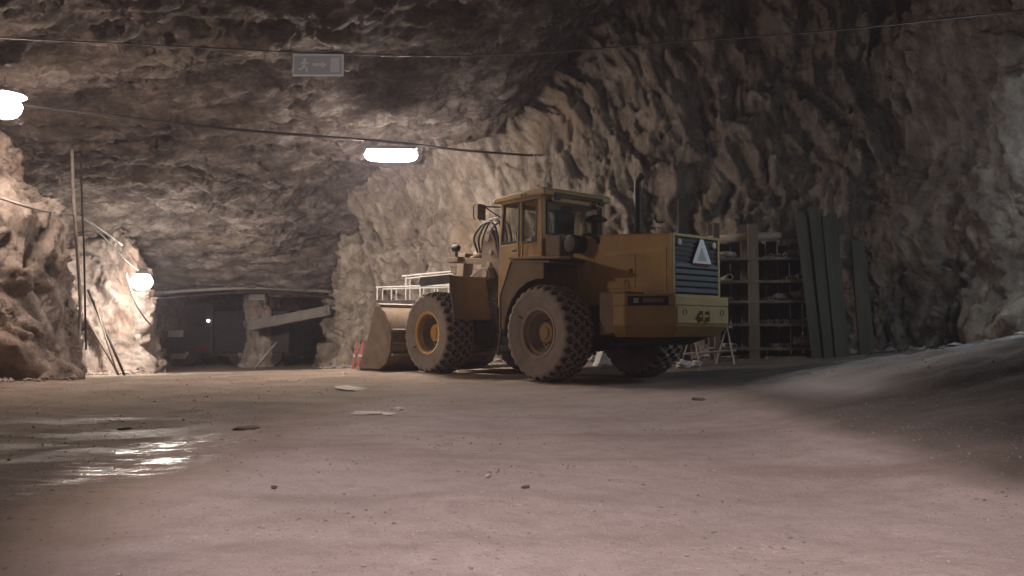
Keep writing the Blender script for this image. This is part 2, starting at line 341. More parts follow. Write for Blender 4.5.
def curve_pts(ctrl, n=10):
    P = [Vector(p) for p in ctrl]; P = [P[0] * 2 - P[1]] + P + [P[-1] * 2 - P[-2]]; out = []
    for i in range(1, len(P) - 2):
        for k in range(n):
            t = k / n; a, b, c, d = P[i - 1:i + 3]
            out.append(.5 * ((2 * b) + (c - a) * t + (2 * a - 5 * b + 4 * c - d) * t * t + (3 * b - a - 3 * c + d) * t ** 3))
    return out + [P[-2]]
def sag(a, b, s, n=24):
    a = Vector(a); b = Vector(b)
    return [a.lerp(b, t) - Vector((0, 0, 4 * s * t * (1 - t))) for t in [k / n for k in range(n + 1)]]
PITCH = math.atan(45.4 / 812.6)
def grid_mesh(name, V, nu, nv, m, smooth=False, flip=False):
    idx = np.arange(nu * nv).reshape(nu, nv)
    q = np.stack([idx[:-1, :-1], idx[1:, :-1], idx[1:, 1:], idx[:-1, 1:]], -1).reshape(-1, 4)
    if flip: q = q[:, ::-1]
    me = bpy.data.meshes.new(name); me.vertices.add(len(V)); me.vertices.foreach_set('co', V.astype(np.float32).ravel())
    me.loops.add(q.size); me.loops.foreach_set('vertex_index', q.astype(np.int32).ravel())
    me.polygons.add(len(q)); me.polygons.foreach_set('loop_start', np.arange(0, q.size, 4, dtype=np.int32))
    me.update(); me.validate()
    if smooth: me.polygons.foreach_set('use_smooth', np.ones(len(q), bool))
    me.materials.append(m); o = link(bpy.data.objects.new(name, me)); o['kind'] = 'structure'; return o

# ------------------------------------------------------------------ floor
def spaced(a, b, fn):
    out = [a]
    while out[-1] < b: out.append(out[-1] + fn(out[-1]))
    return np.array(out)
xs = spaced(-17, 14, lambda x: .045 if abs(x) < 9 else .12)
ys = spaced(-9, 46, lambda y: .35 if y < 1.5 else .022 + max(0, y - 2) * .0062)
X, Y = np.meshgrid(xs, ys, indexing='ij')
Z = floor_z(X.ravel(), Y.ravel())
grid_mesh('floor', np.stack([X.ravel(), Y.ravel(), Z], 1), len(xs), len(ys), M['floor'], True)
# ------------------------------------------------------------------ ceiling
xs = spaced(-17, 14, lambda x: .058 if -14 < x < 6 else .12); ys = spaced(-9, 46, lambda y: .3 if y < 9 else .058 if y < 32 else .12)
X, Y = np.meshgrid(xs, ys, indexing='ij'); x, y = X.ravel(), Y.ravel()
z0 = ceil_f(x, y); P = np.stack([x, y, z0], 1)
ca, sa = math.cos(.35), math.sin(.35)
Q = np.stack([P[:, 0] * ca + P[:, 1] * sa, -P[:, 0] * sa + P[:, 1] * ca, P[:, 2]], 1)
amp = np.clip((z0 - 1.6) / 2.2, .35, 1)
dz = (.35 * fbm(Q * np.array([.22, .4, .4]), 3, 5) - .26 * shards(Q, (2.8, 1.2, 1.6), 50) + .20 * facets(Q, (2.2, .8, 1.3), 55, .7) - .16 * shards(Q, (1.0, .4, .7), 60) + .12 * facets(Q, (.8, .28, .5), 65, .9)
      - .08 * shards(Q, (.38, .17, .3), 70) + .065 * facets(Q, (.34, .14, .25), 75, .9) + .03 * facets(Q, (.16, .08, .12), 78, .9)) * amp
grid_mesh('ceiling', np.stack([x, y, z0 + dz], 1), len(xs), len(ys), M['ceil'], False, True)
# ------------------------------------------------------------------ rock walls
def wall(name, ctrl, top, m, step=.055, bottom=-1.0, seed=0, amp=1., lean=.9, closed=False):
    c = np.array([(p.x, p.y) for p in curve_pts([(a, b, 0) for a, b in (ctrl + [ctrl[0]] if closed else ctrl)], 24)])
    d = np.concatenate([[0], np.cumsum(np.hypot(*np.diff(c, axis=0).T))]); s = np.arange(0, d[-1], step)
    cx, cy = np.interp(s, d, c[:, 0]), np.interp(s, d, c[:, 1])
    tx, ty = np.gradient(cx), np.gradient(cy)
    kk = np.ones(15) / 15
    tx = np.convolve(np.pad(tx, 7, 'edge'), kk, 'valid'); ty = np.convolve(np.pad(ty, 7, 'edge'), kk, 'valid')
    l = np.hypot(tx, ty); nx, ny = -ty / l, tx / l            # contours run so that this normal points into the cavern
    zs = np.arange(bottom, top, step)
    U, Zz = np.meshgrid(np.arange(len(s)), zs, indexing='ij'); u = U.ravel(); z = Zz.ravel()
    P = np.stack([cx[u], cy[u], z], 1)
    W = P * np.array([1, 1, .8]) + .35 * np.stack([fbm(P * .6, 2, 90), fbm(P * .6, 2, 91), fbm(P * .6, 2, 92)], 1)
    W = np.stack([W[:, 0] + .45 * W[:, 2], W[:, 1] + .2 * W[:, 2], W[:, 2] - .30 * W[:, 0]], 1)
    dn = .40 * fbm(P * .32, 3, 40 + seed) + .46 * shards(W, (1.8, 1.8, 2.6), 100 + seed, 1., .25) + .24 * facets(W, (1.0, 1.0, 1.9), 105 + seed, .9) + .26 * shards(W, (.75, .75, 1.45), 110 + seed, 1.1, .2) + .20 * facets(W, (.42, .42, .95), 115 + seed, 1.2)
    if step < .1: dn = dn + .12 * shards(W, (.30, .30, .60), 120 + seed, 1.3, .15) + .11 * facets(W, (.2, .2, .5), 125 + seed, 1.2) + .035 * facets(W, (.1, .1, .2), 128 + seed, 1.1)
    dn = dn * amp + lean * np.clip(z / top, 0, 1) ** 2.5 - .15 + .35 * np.exp(-np.clip(z, -1, 9) * 1.1) * amp
    V = P + np.stack([nx[u] * dn, ny[u] * dn, .25 * (dn - .2)], 1)
    return grid_mesh(name, V, len(s), len(zs), m)
wall('wall_back', [(9.8, 19.6), (8.6, 19.9), (7, 20.1), (3.5, 20.9), (0, 21.9), (-2.5, 23.3), (-4.6, 25.2), (-5.7, 27.9), (-6.3, 30.4), (-6.4, 33), (-6.0, 38)], 11, M['wall'])
wall('wall_right', [(9.6, 3), (10.0, 8), (10.2, 13), (10.0, 15.5), (9.9, 17.5), (9.4, 19.4), (8.2, 20.5)], 11, M['wall'], seed=9, lean=.4)
wall('wall_left', [(-14.6, 42), (-14.6, 34), (-13.7, 30), (-11.9, 27), (-11.3, 25.2), (-11.9, 24.4), (-12.9, 23.9), (-14.2, 22.6), (-13.6, 20.6), (-11.8, 18.9), (-9.7, 17.2), (-8.9, 15.7), (-9.3, 14.1), (-10.2, 11.9), (-10.4, 8), (-10.3, 3)], 6.6, M['left'], seed=17, amp=.8, lean=-3.2)
wall('wall_near', [(-10.3, 4), (-10.2, 0), (-8.5, -6), (0, -8), (8, -6.5), (10.2, 0), (9.7, 4)], 10, M['wall'], .3, seed=25)
wall('wall_tunnel', [(-5.5, 41), (-10, 43.5), (-15.5, 41)], 4.6, M['left'], .16, seed=31)
wall('wall_pillar', [(-10.3, 32.2), (-9.75, 32.6), (-9.6, 33.6), (-10.1, 34.4), (-10.8, 33.8), (-10.8, 32.6)][::-1], 4, M['left'], .055, seed=37, amp=.35, lean=.35, closed=True)

# ------------------------------------------------------------------ wheel loader
LO = thing('wheel_loader', 'dusty yellow articulated wheel loader parked in the mine cavern with its bucket on the ground', 'wheel loader', (1.506, 14.18, 0), R(129.9))
def tyre_mesh():
    Rt, hw, n = .80, .30, 288
    rows = []                                                   # (radius, y, tread?)
    side = [(.355, .20), (.37, .245), (.385, .262), (.40, .262), (.47, .282), (.56, .300), (.64, .305), (.665, .315), (.70, .312), (.735, .300)]
    rows += [(r, -y, 0) for r, y in side]
    nw = 26
    rows += [(Rt - .05 * abs(t) ** 4, t * .285, 1) for t in np.linspace(-1, 1, nw)]
    rows += [(r, y, 0) for r, y in side[::-1]]
    V = np.zeros((len(rows), n, 3)); a = np.arange(n) * 2 * math.pi / n
    pitch = 2 * math.pi / 27
    for i, (r, y, t) in enumerate(rows):
        rr = np.full(n, r)
        if t:
            best = np.full(n, 9.)
            for j in range(-3, 4):                              # staggered rows of hexagonal pockets
                off = .5 * (j % 2); k = np.round(a / pitch - off) + off
                dx = np.abs(a - k * pitch) * Rt; dy = abs(y - j * .118)
                best = np.minimum(best, np.maximum(dy * 1.02 + dx * .50, dx * 1.12))
            rr = r - .055 * np.clip((.072 - best) / .014, 0, 1)
        elif r > .69:
            rr = r - .022 * (np.cos(a * 27) > .1)
        V[i, :, 0] = rr * np.cos(a); V[i, :, 1] = y; V[i, :, 2] = rr * np.sin(a)
    m = len(rows); F = [(i * n + k, (i + 1) * n + k, (i + 1) * n + (k + 1) % n, i * n + (k + 1) % n) for i in range(m - 1) for k in range(n)]
    b = MB(); b.v = [tuple(p) for p in V.reshape(-1, 3)]; b.f = F
    rad = np.hypot(V[..., 0], V[..., 2]); base = np.array([r for r, y, t in rows])[:, None]; tr_ = np.array([t for r, y, t in rows])
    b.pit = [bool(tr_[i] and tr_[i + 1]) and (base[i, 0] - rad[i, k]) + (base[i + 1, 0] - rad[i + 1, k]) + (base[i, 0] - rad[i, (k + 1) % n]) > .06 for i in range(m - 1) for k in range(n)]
    return b
tm = None
def wheel(x, sgn, front):
    global tm
    if tm is None:
        tb = tyre_mesh(); t = tb.build('tyre', M['tyre'], LO, smooth=True); tm = t.data
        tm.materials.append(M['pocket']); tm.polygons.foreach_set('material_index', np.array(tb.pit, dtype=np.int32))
    else: t = link(bpy.data.objects.new('tyre', tm), LO)
    t.location = (x, sgn * 1.15, .79); t.rotation_euler = (0, x * .37 + sgn * .2, 0)
    s = sgn
    MB().lathe([(.36, -.24 * s), (.36, .215 * s), (.37, .262 * s), (.42, .278 * s), (.42, .255 * s)], 'y', n=40).build('rim_flange', M['yellow2'] if front else M['rimd'], t, smooth=True)
    MB().lathe([(.36, .20 * s), (.325, .17 * s), (.31, .02 * s), (.29, -.02 * s), (.18, -.02 * s), (.0, -.02 * s)], 'y', n=40).build('rim', M['ochre'] if front else M['rimd'], t, smooth=True)
    MB().lathe([(.175, -.03 * s), (.175, .07 * s), (.16, .09 * s), (.10, .10 * s), (.09, .12 * s), (0, .12 * s)], 'y', n=28).build('hub', M['yellow2'] if front else M['hubm'], t, smooth=True)
    b = MB()
    for k in range(14):
        q = 2 * math.pi * k / 14; b.lathe([(.014, -.03 * s), (.014, .01 * s), (0, .01 * s)], 'y', (.222 * math.cos(q), 0, .222 * math.sin(q)), 6)
    b.build('wheel_bolts', M['dark'], t)['kind'] = 'stuff'
    v = MB().tube([(.30, .25 * s, .29), (.34, .285 * s, .33), (.37, .30 * s, .36)], .012, 6).build('valve_stem', M['black'], t)
for x, f in ((0, False), (3.2, True)):
    for s in (1, -1): wheel(x, s, f)
for x, nm in ((0, 'rear_axle'), (3.2, 'front_axle')):
    MB().lathe([(.15, -1.0), (.16, -.55), (.19, -.42), (.30, -.24), (.33, 0), (.30, .24), (.19, .42), (.16, .55), (.15, 1.0)], 'y', (x, 0, .79), 24).build(nm, M['dark'], LO, smooth=True)
# rear frame and engine bay
MB().prism([(-2.0, .72), (-1.6, .60), (1.2, .52), (1.62, .62), (1.62, 1.25), (-2.0, 1.35)], 'y', -.48, .48).build('rear_frame', M['dark'], LO, .02)
tank = MB().prism([(-1.55, .82), (-.98, .74), (-.98, 1.42), (-1.55, 1.42)], 'y', .48, 1.0).build('fuel_tank', M['ochre'], LO, .03)
MB().prism([(-1.55, .82), (-.98, .74), (-.98, 1.42), (-1.55, 1.42)], 'y', -1.0, -.48).build('fuel_tank', M['ochre'], LO, .03)
# counterweight
outer = [(-2.22, -.66), (-2.22, .66), (-1.66, 1.16), (-1.42, 1.16), (-1.42, -1.16), (-1.66, -1.16)]
def cw_ring(z, k, dx=0): return [(x * 1 + dx, y * k, z) for x, y in outer]
b = MB(); n = len(outer)
rings = [cw_ring(.72, .82, .16), cw_ring(.90, 1), cw_ring(1.20, 1)]
b.v = [q for r in rings for q in r]
b.f = [tuple(range(n - 1, -1, -1)), tuple(range(2 * n, 3 * n))] + [(i * n + k, i * n + (k + 1) % n, (i + 1) * n + (k + 1) % n, (i + 1) * n + k) for i in range(2) for k in range(n)]
cw = b.build('counterweight', M['yellow'], LO, .025)
MB().prism([(-.63, .93), (.63, .93), (.63, 1.19), (-.63, 1.19)], 'x', -2.236, -2.215).build('rear_plate', M['cwm'], cw, .006)
MB().box(-2.24, -2.2, -.12, .12, .95, .985).box(-2.30, -2.22, -.10, -.06, .96, 1.12).box(-2.30, -2.22, .06, .10, .96, 1.12).box(-2.29, -2.22, -.16, .16, 1.02, 1.06).build('tow_hitch', M['cwm'], cw, .008)
for y in (.46, -.46):
    MB().lathe([(.045, -2.245), (.045, -2.235), (.028, -2.235), (.028, -2.20), (0, -2.20)], 'x', (0, y, 1.10), 16).build('tie_down_hole', M['dark'], cw)
# corner boxes for the tail lamps above the counterweight
for s in (1, -1):
    def E2(p, q, t): return ((p[0] + (q[0] - p[0]) * t, (p[1] + (q[1] - p[1]) * t) * s))
    A, B_, C_ = (-2.22, .66), (-1.66, 1.16), (-1.42, 1.16)
    poly = [(x, y * s) for x, y in (A, B_, C_, (-1.42, 1.10), (-1.64, 1.10), (-2.16, .64))]
    bx = MB().prism(poly, 'z', 1.34, 1.375).prism([(x, y * s) for x, y in ((-1.70, 1.125), (-1.66, 1.16), (-1.42, 1.16), (-1.42, 1.10), (-1.64, 1.10))], 'z', 1.2, 1.34).prism([(x, y * s) for x, y in ((-2.22, .66), (-2.16, .715), (-2.12, .69), (-2.16, .62))], 'z', 1.2, 1.34)
    lb = bx.build('tail_lamp_box', M['yellow'], LO, .006)
    MB().prism([(x, y * s) for x, y in ((-2.10, .66), (-1.64, 1.06), (-1.45, 1.06), (-1.45, .55), (-2.10, .55))], 'z', 1.2, 1.34).build('lamp_recess', M['dark'], lb)
    p, q = (-2.08, .745), (-1.84, .955)
    MB().prism([(p[0], p[1] * s), (q[0], q[1] * s), (q[0] + .05, (q[1] - .06) * s), (p[0] + .05, (p[1] - .06) * s)], 'z', 1.235, 1.315).build('tail_lamp', M['lens'], lb, .008)
    MB().prism([(-1.80 + .01, .985 * s), (-1.735, 1.04 * s), (-1.70, 1.0 * s), (-1.76, .94 * s)], 'z', 1.235, 1.315).build('reverse_lamp', M['white'], lb, .006)
# hood
hp = [(-2.08, 1.30), (.58, 1.20), (.58, 2.475), (.3, 2.475), (-1.9, 2.315), (-2.08, 2.29)]
hood = MB().prism(hp, 'y', -.58, .58).build('hood', M['yellow'], LO, .035, seg=3)
for s in (1, -1):
    for (x0, x1, z0, z1) in ((-1.38, -.52, 1.50, 2.03), (-.48, .10, 1.35, 2.03), (-2.0, -1.43, 1.42, 2.10)):
        MB().box(x0, x1, .575 * s, .59 * s, z0, z1).build('access_panel', M['yellow'], hood, .006)
    MB().box(-1.32, -1.26, .585 * s, .605 * s, 1.74, 1.80).build('panel_latch', M['dark'], hood)
    MB().tube([(-1.2, .60 * s, 1.42), (-1.2, .64 * s, 1.45), (-1.2, .64 * s, 1.6), (-1.2, .60 * s, 1.63)], .012, 6).build('grab_handle', M['yellow'], hood)
# grille
gr = MB()
gr.box(-2.125, -2.06, .53, .585, 1.34, 2.30).box(-2.125, -2.06, -.585, -.53, 1.34, 2.30).box(-2.125, -2.06, -.53, .53, 2.255, 2.30).box(-2.125, -2.06, -.53, .53, 1.34, 1.375)
gr = gr.build('grille_frame', M['cwm'], LO, .008)
MB().box(-2.085, -2.07, -.53, .53, 1.37, 2.26).build('grille_backing', M['black'], gr)
for k in range(5):
    z = 1.41 + k * .095
    MB().prism([(-2.126, z), (-2.126, z + .058), (-2.088, z + .078), (-2.088, z + .02)], 'y', -.525, .525).build('slat', M['grille'], gr)
for k in range(5):
    z = 1.90 + k * .072
    MB().prism([(-2.105, z), (-2.105, z + .022), (-2.088, z + .035), (-2.088, z + .01)], 'y', -.525, .525).build('slat', M['black'], gr)
for y in (.43, -.43): MB().lathe([(.05, -2.09), (.05, -2.135), (.04, -2.14), (0, -2.14)], 'x', (0, y, 2.17), 18).build('work_lamp', M['white'], gr, smooth=True)
MB().prism([(-.30, 1.83), (.10, 1.83), (.13, 1.88), (-.065, 2.24), (-.135, 2.24), (-.33, 1.88)], 'x', -2.145, -2.135).build('warning_triangle', M['tri'], gr)
MB().prism([(-.22, 1.90), (.02, 1.90), (-.10, 2.11)], 'x', -2.149, -2.144).build('triangle_centre', M['white'], gr)
MB().prism([(-.30, 1.832), (.10, 1.832), (.12, 1.862), (-.32, 1.862)], 'x', -2.150, -2.145).build('triangle_border', M['lens'], gr)
MB().box(-2.22, -1.7, -.66, .66, 1.2, 1.345).build('rear_ledge', M['cwm'], LO, .015)
# rear fenders
for s in (1, -1):
    th = .035
    pr = [(-.28, 1.955), (.70, 2.03), (1.0, 1.44), (1.0, .84), (1.0 - th, .84), (1.0 - th, 1.43), (.68, 2.03 - th), (-.28, 1.955 - th)]
    fe = MB().prism(pr, 'y', .60 * s, 1.42 * s).build('rear_fender', M['ochre'], LO, .01)
    dk = MB().prism([(.705, .62 * s), (.705, 1.45 * s), (-.55, 1.45 * s), (-.72, 1.36 * s), (-.45, .95 * s), (-.30, .62 * s)], 'z', 1.99, 2.03).build('fender_deck', M['ochre'], fe, .01)
    for v in dk.data.vertices: v.co.z += .045 + (v.co.x - .7) * .055
    MB().prism([(.40, 1.30), (.97, .86), (.97, 1.44), (.69, 1.98), (-.10, 1.93), (-.10, 1.60)], 'y', .585 * s, .62 * s).build('fender_liner', M['ochre'], fe)
    arch = [(.89 * math.cos(R(a)), .79 + .89 * math.sin(R(a))) for a in (98, 85, 70, 55, 40, 25, 12, 4)]
    MB().prism([(.985, .85), (.985, 1.43), (.69, 2.0), (-.12, 1.95)] + arch, 'y', 1.365 * s, 1.40 * s).build('fender_skirt', M['ochre'], fe)
    # steps at the front of the rear fender
    st = MB()
    for y in (.98, 1.34): st.bar((1.05, y * s, .84), (1.12, y * s, .40), .03, .05)
    lad = st.build('step_ladder', M['dark'], LO)
    for k, z in enumerate((.74, .44)): MB().box(1.02 + .04 * k, 1.20 + .04 * k, .98 * s, 1.34 * s, z, z + .03).build('step', M['dark'], lad)
    MB().tube([(1.02, .86 * s, 1.45), (1.06, .90 * s, 1.9), (1.02, .86 * s, 2.35)], .016, 8).build('hand_rail', M['yellow2'], LO)
# cab: frame posts, panels, glass
cab = MB().prism([(.58, 1.25), (1.82, 1.25), (1.80, 1.75), (1.775, 2.42), (.60, 2.42)], 'y', -.79, .79).build('cab', M['yellow'], LO, .025)
def post(pts, s, w=.07, name='cab_post'):
    b = MB(); b.prism(pts, 'y', (.80 - w) * s, .80 * s); return b.build(name, M['yellow'], cab, .012)
for s in (1, -1):
    post([(1.70, 2.40), (1.78, 2.40), (1.70, 3.20), (1.62, 3.20)], s)
    post([(1.10, 2.40), (1.20, 2.40), (1.19, 3.20), (1.10, 3.20)], s)
    post([(.58, 2.20), (.74, 2.40), (.70, 3.20), (.58, 3.20)], s, .11)
    post([(.58, 3.13), (1.70, 3.13), (1.69, 3.21), (.58, 3.21)], s, name='cab_rail')
    MB().prism([(1.21, 2.46), (1.68, 2.46), (1.61, 3.12), (1.21, 3.12)], 'y', .762 * s, .768 * s).build('door_window', M['glass'], cab)
    MB().prism([(.75, 2.42), (1.09, 2.42), (1.09, 3.12), (.72, 3.12)], 'y', .762 * s, .768 * s).build('side_window', M['glass'], cab)
    for q in ([(1.195, 2.44), (1.70, 2.44), (1.62, 3.14), (1.195, 3.14)], [(.735, 2.40), (1.105, 2.40), (1.105, 3.14), (.705, 3.14)]):
        b = MB()
        for i in range(4): b.bar((q[i][0], .795 * s, q[i][1]), (q[(i + 1) % 4][0], .795 * s, q[(i + 1) % 4][1]), .03, .028, (0, 1, 0))
        b.build('window_seal', M['black'], cab)
    dr = MB().prism([(1.17, 1.42), (1.77, 1.42), (1.755, 2.40), (1.17, 2.40)], 'y', .785 * s, .81 * s).build('door', M['yellow'], cab, .012)
    MB().box(1.22, 1.38, .81 * s, .825 * s, 2.26, 2.30).build('door_handle', M['black'], dr, .006)
    MB().tube([(1.14, .83 * s, 2.15), (1.14, .87 * s, 2.18), (1.14, .87 * s, 2.62), (1.14, .83 * s, 2.65)], .014, 8).build('door_rail', M['steel'], cab)
MB().box(.575, .64, -.78, .78, 3.12, 3.21).box(.575, .64, -.78, .78, 2.40, 2.52).build('rear_window_frame', M['yellow'], cab, .012)
MB().box(.595, .602, -.70, .70, 2.52, 3.12).build('rear_window', M['glassr'], cab)
b = MB()
for p, q in (((.57, -.68, 2.53), (.57, .68, 2.53)), ((.57, -.68, 3.11), (.57, .68, 3.11)), ((.57, -.68, 2.53), (.57, -.68, 3.11)), ((.57, .68, 2.53), (.57, .68, 3.11))): b.bar(p, q, .03, .03)
b.build('window_seal', M['black'], cab)
MB().prism([(-.70, 2.42), (.70, 2.42), (.70, 3.14), (-.70, 3.14)], 'x', 1.735, 1.741).build('windscreen', M['glass'], cab)
MB().box(1.66, 1.72, -.78, .78, 3.13, 3.21).build('windscreen_header', M['yellow'], cab, .01)
roof = MB().prism([(.46, 3.20), (1.90, 3.20), (1.92, 3.25), (1.85, 3.30), (.62, 3.345), (.50, 3.335), (.46, 3.29)], 'y', -.84, .84).build('roof', M['yellow'], cab, .03, seg=3)
MB().box(.44, .47, -.60, .60, 3.215, 3.255).build('roof_rain_gutter', M['dark'], roof)
for y in (.55, -.55): MB().box(.42, .47, y - .07, y + .07, 3.12, 3.20).build('rear_work_lamp', M['dark'], roof, .01)
for x in (.95, 1.05): MB().box(x, x + .04, .838, .85, 3.24, 3.27).build('roof_vent', M['black'], roof)
# inside the cab
seat = MB().box(.85, 1.30, -.26, .26, 2.42, 2.53).prism([(.82, 2.50), (.96, 2.50), (.88, 3.02), (.78, 3.0)], 'y', -.24, .24).build('seat', M['black'], cab, .05, seg=3)
MB().prism([(.76, 3.02), (.86, 3.02), (.85, 3.10), (.76, 3.10)], 'y', -.13, .13).build('headrest', M['black'], seat, .03)
cbn = MB().prism([(1.40, 2.42), (1.66, 2.42), (1.62, 2.66), (1.46, 2.66)], 'y', -.14, .14).build('steering_console', M['black'], cab, .02)
MB().tube([(1.48 + .06 * math.cos(t), .19 * math.cos(t + math.pi / 2), 2.74 + .19 * math.sin(t + math.pi / 2) * .5) for t in [k * 2 * math.pi / 24 for k in range(25)]], .016, 6).build('steering_wheel', M['black'], cbn)
# mirror
for s in (1, -1):
    mb = MB().tube([(1.72, .80 * s, 3.12), (1.92, 1.06 * s, 3.13), (1.96, 1.10 * s, 3.12)], .014, 8).tube([(1.73, .80 * s, 2.93), (1.90, 1.03 * s, 3.12)], .012, 8).tube([(1.96, 1.10 * s, 3.16), (1.96, 1.10 * s, 2.86)], .013, 8).build('mirror_bracket', M['dark'], LO)
    MB().box(1.90, 1.95, 1.0 * s, 1.18 * s, 2.88, 3.17).build('mirror', M['dark'], mb, .02)
    MB().box(1.893, 1.90, 1.02 * s, 1.16 * s, 2.90, 3.15).build('mirror_glass', M['steel'], mb)
    MB().tube([(1.97, 1.20 * s, 3.16), (1.97, 1.24 * s, 3.12), (1.97, 1.24 * s, 2.92), (1.97, 1.20 * s, 2.88)], .010, 6).build('mirror_guard', M['dark'], mb)
# exhaust, air intake, air filter
MB().lathe([(.065, 2.30), (.065, 3.20), (.060, 3.22)], 'z', (-.93, 0, 0), 16).tube(curve_pts([(-.93, 0, 3.18), (-.93, 0, 3.30), (-.96, 0, 3.36), (-1.02, 0, 3.40)], 5), .058, 14).build('exhaust_pipe', M['black'], LO, smooth=True)
MB().lathe([(.10, 2.36), (.10, 2.44), (.07, 2.46)], 'z', (-.93, 0, 0), 16).build('exhaust_collar', M['dark'], LO)
ai = MB().lathe([(.085, 2.40), (.085, 2.76), (.10, 2.78)], 'z', (.24, -.2, 0), 18).build('air_intake', M['black'], LO, smooth=True)
MB().lathe([(.10, 2.77), (.20, 2.79), (.205, 2.82), (.13, 2.87), (.05, 2.90), (0, 2.90)], 'z', (.24, -.2, 0), 22).build('rain_cap', M['black'], ai, smooth=True)
af = MB().lathe([(0, .58), (.13, .58), (.155, .62), (.155, .86), (.13, .885), (.07, .89), (0, .89)], 'y', (-.20, 0, 2.27), 24).build('air_filter', M['black'], LO, smooth=True)
MB().tube(curve_pts([(-.30, .74, 2.36), (-.42, .70, 2.42), (-.54, .63, 2.37), (-.57, .56, 2.27)], 6), .035, 8).build('filter_hose', M['black'], af, smooth=True)
MB().box(.14, .52, .58, .78, 2.10, 2.46).build('battery_box', M['ochre'], LO, .03)
# front frame, hitch and lift gear
MB().prism([(1.62, .62), (2.0, .55), (3.9, .52), (4.05, .70), (3.95, 1.25), (2.9, 1.45), (2.0, 1.40), (1.8, 1.1)], 'y', -.45, .45).build('front_frame', M['dark'], LO, .02)
MB().lathe([(.16, .50), (.16, 1.45)], 'z', (1.68, 0, 0), 18).lathe([(.22, .62), (.22, .74)], 'z', (1.68, 0, 0), 18).lathe([(.22, 1.2), (.22, 1.34)], 'z', (1.68, 0, 0), 18).build('hitch_pivot', M['dark'], LO, smooth=True)
for s in (1, -1):
    MB().tube([(1.2, .36 * s, .95), (1.75, .36 * s, .95)], .06, 12).tube([(1.75, .36 * s, .95), (2.25, .34 * s, .95)], .035, 10).build('steering_cylinder', M['dark'], LO, smooth=True)
    MB().prism([(2.02, 1.35), (2.95, 1.35), (2.84, 2.10), (2.78, 2.62), (2.70, 2.80), (2.54, 2.82), (2.40, 2.62), (2.16, 1.9)], 'y', .24 * s, .40 * s).build('lift_tower', M['rust'], LO, .02)
    for c, r_ in (((2.60, 2.66), .07), ((2.50, 2.36), .05), ((2.56, 2.12), .06)): MB().lathe([(0, .38 * s), (r_, .38 * s), (r_, .425 * s), (r_ * .6, .43 * s), (0, .43 * s)], 'y', (c[0], 0, c[1]), 14).build('tower_pin', M['steel'], LO)
    la = MB().prism([(2.32, 1.84), (2.40, 2.06), (2.66, 2.06), (3.6, 1.66), (4.35, 1.02), (4.62, .52), (4.62, .30), (4.46, .26), (4.15, .70), (3.5, 1.26), (2.62, 1.74)], 'y', .42 * s, .56 * s).build('lift_arm', M['rust'], LO, .02)
    for c in ((2.5, 1.93), (4.52, .38)): MB().lathe([(0, .40 * s), (.08, .40 * s), (.08, .58 * s), (0, .58 * s)], 'y', (c[0], 0, c[1]), 16).build('pivot_pin', M['steel'], la)
    MB().tube([(2.5, .62 * s, 1.05), (3.0, .62 * s, 1.28)], .085, 14).tube([(3.0, .62 * s, 1.28), (3.55, .60 * s, 1.53)], .045, 12).build('lift_cylinder', M['dark'], LO, smooth=True)
MB().tube([(2.62, 0, 2.52), (3.48, 0, 2.38)], .10, 16).tube([(3.48, 0, 2.38), (3.86, 0, 2.31)], .05, 12).build('tilt_cylinder', M['rust'], LO, smooth=True)
MB().prism([(3.72, 2.46), (3.94, 2.46), (4.15, 1.7), (4.32, .95), (4.2, .92), (3.9, 1.5)], 'y', -.12, .12).build('tilt_lever', M['ochre'], LO, .02)
MB().bar((4.24, 0, 1.0), (4.58, 0, .82), .16, .14).build('bucket_link', M['dark'], LO, .01)
MB().tube([(3.3, -.44, 1.62), (3.3, .44, 1.62)], .11, 14).build('cross_tube', M['ochre'], LO, smooth=True)
for k, (y, h) in enumerate(((.16, 2.92), (.06, 2.96), (.28, 2.86), (-.06, 2.90))):
    MB().tube(curve_pts([(2.10, y + .2, 1.5), (2.14, y + .2, 2.2), (2.26, y + .2, h - .06), (2.48, y + .2, h + .10), (2.78, y + .18, h + .02), (3.02, y + .15, 2.68), (3.14, y * .5 + .1, 2.42)], 6), .022, 8).build('hydraulic_hose', M['black'], LO, smooth=True)
fl = MB().tube([(3.66, .40, 2.30), (3.66, .40, 2.48)], .03, 8).build('front_lamp_stalk', M['dark'], LO)
MB().lathe([(.05, 3.58), (.085, 3.63), (.085, 3.72), (.06, 3.74), (0, 3.74)], 'x', (0, .40, 2.54), 16).build('front_lamp', M['black'], fl, smooth=True)
MB().box(3.45, 3.85, .26, .52, 2.24, 2.34).bar((2.7, .34, 2.2), (3.6, .34, 2.28), .10, .12).build('lamp_beam', M['rust'], LO, .01)
# front fenders
for s in (1, -1):
    th = .035
    pr = [(3.35, 1.86), (2.42, 1.86), (2.24, 1.04), (2.24 + th, 1.03), (2.44, 1.86 - th), (3.35, 1.86 - th)]
    ff = MB().prism(pr, 'y', .60 * s, 1.44 * s).build('front_fender', M['ochre'], LO, .01)
    MB().prism([(2.45, 1.84), (3.30, 1.84), (3.30, 1.66), (2.58, 1.60)], 'y', .60 * s, .63 * s).build('fender_bracket', M['ochre'], ff)
    MB().prism([(2.43, 1.875), (3.42, 1.875), (3.46, 1.76), (3.40, 1.70), (2.42, 1.72)], 'y', 1.40 * s, 1.45 * s).build('fender_skirt', M['dark'], ff)
    MB().prism([(2.245, 1.03), (2.42, 1.86), (2.47, 1.86), (2.30, 1.03)], 'y', 1.41 * s, 1.455 * s).build('fender_lip', M['dark'], ff)
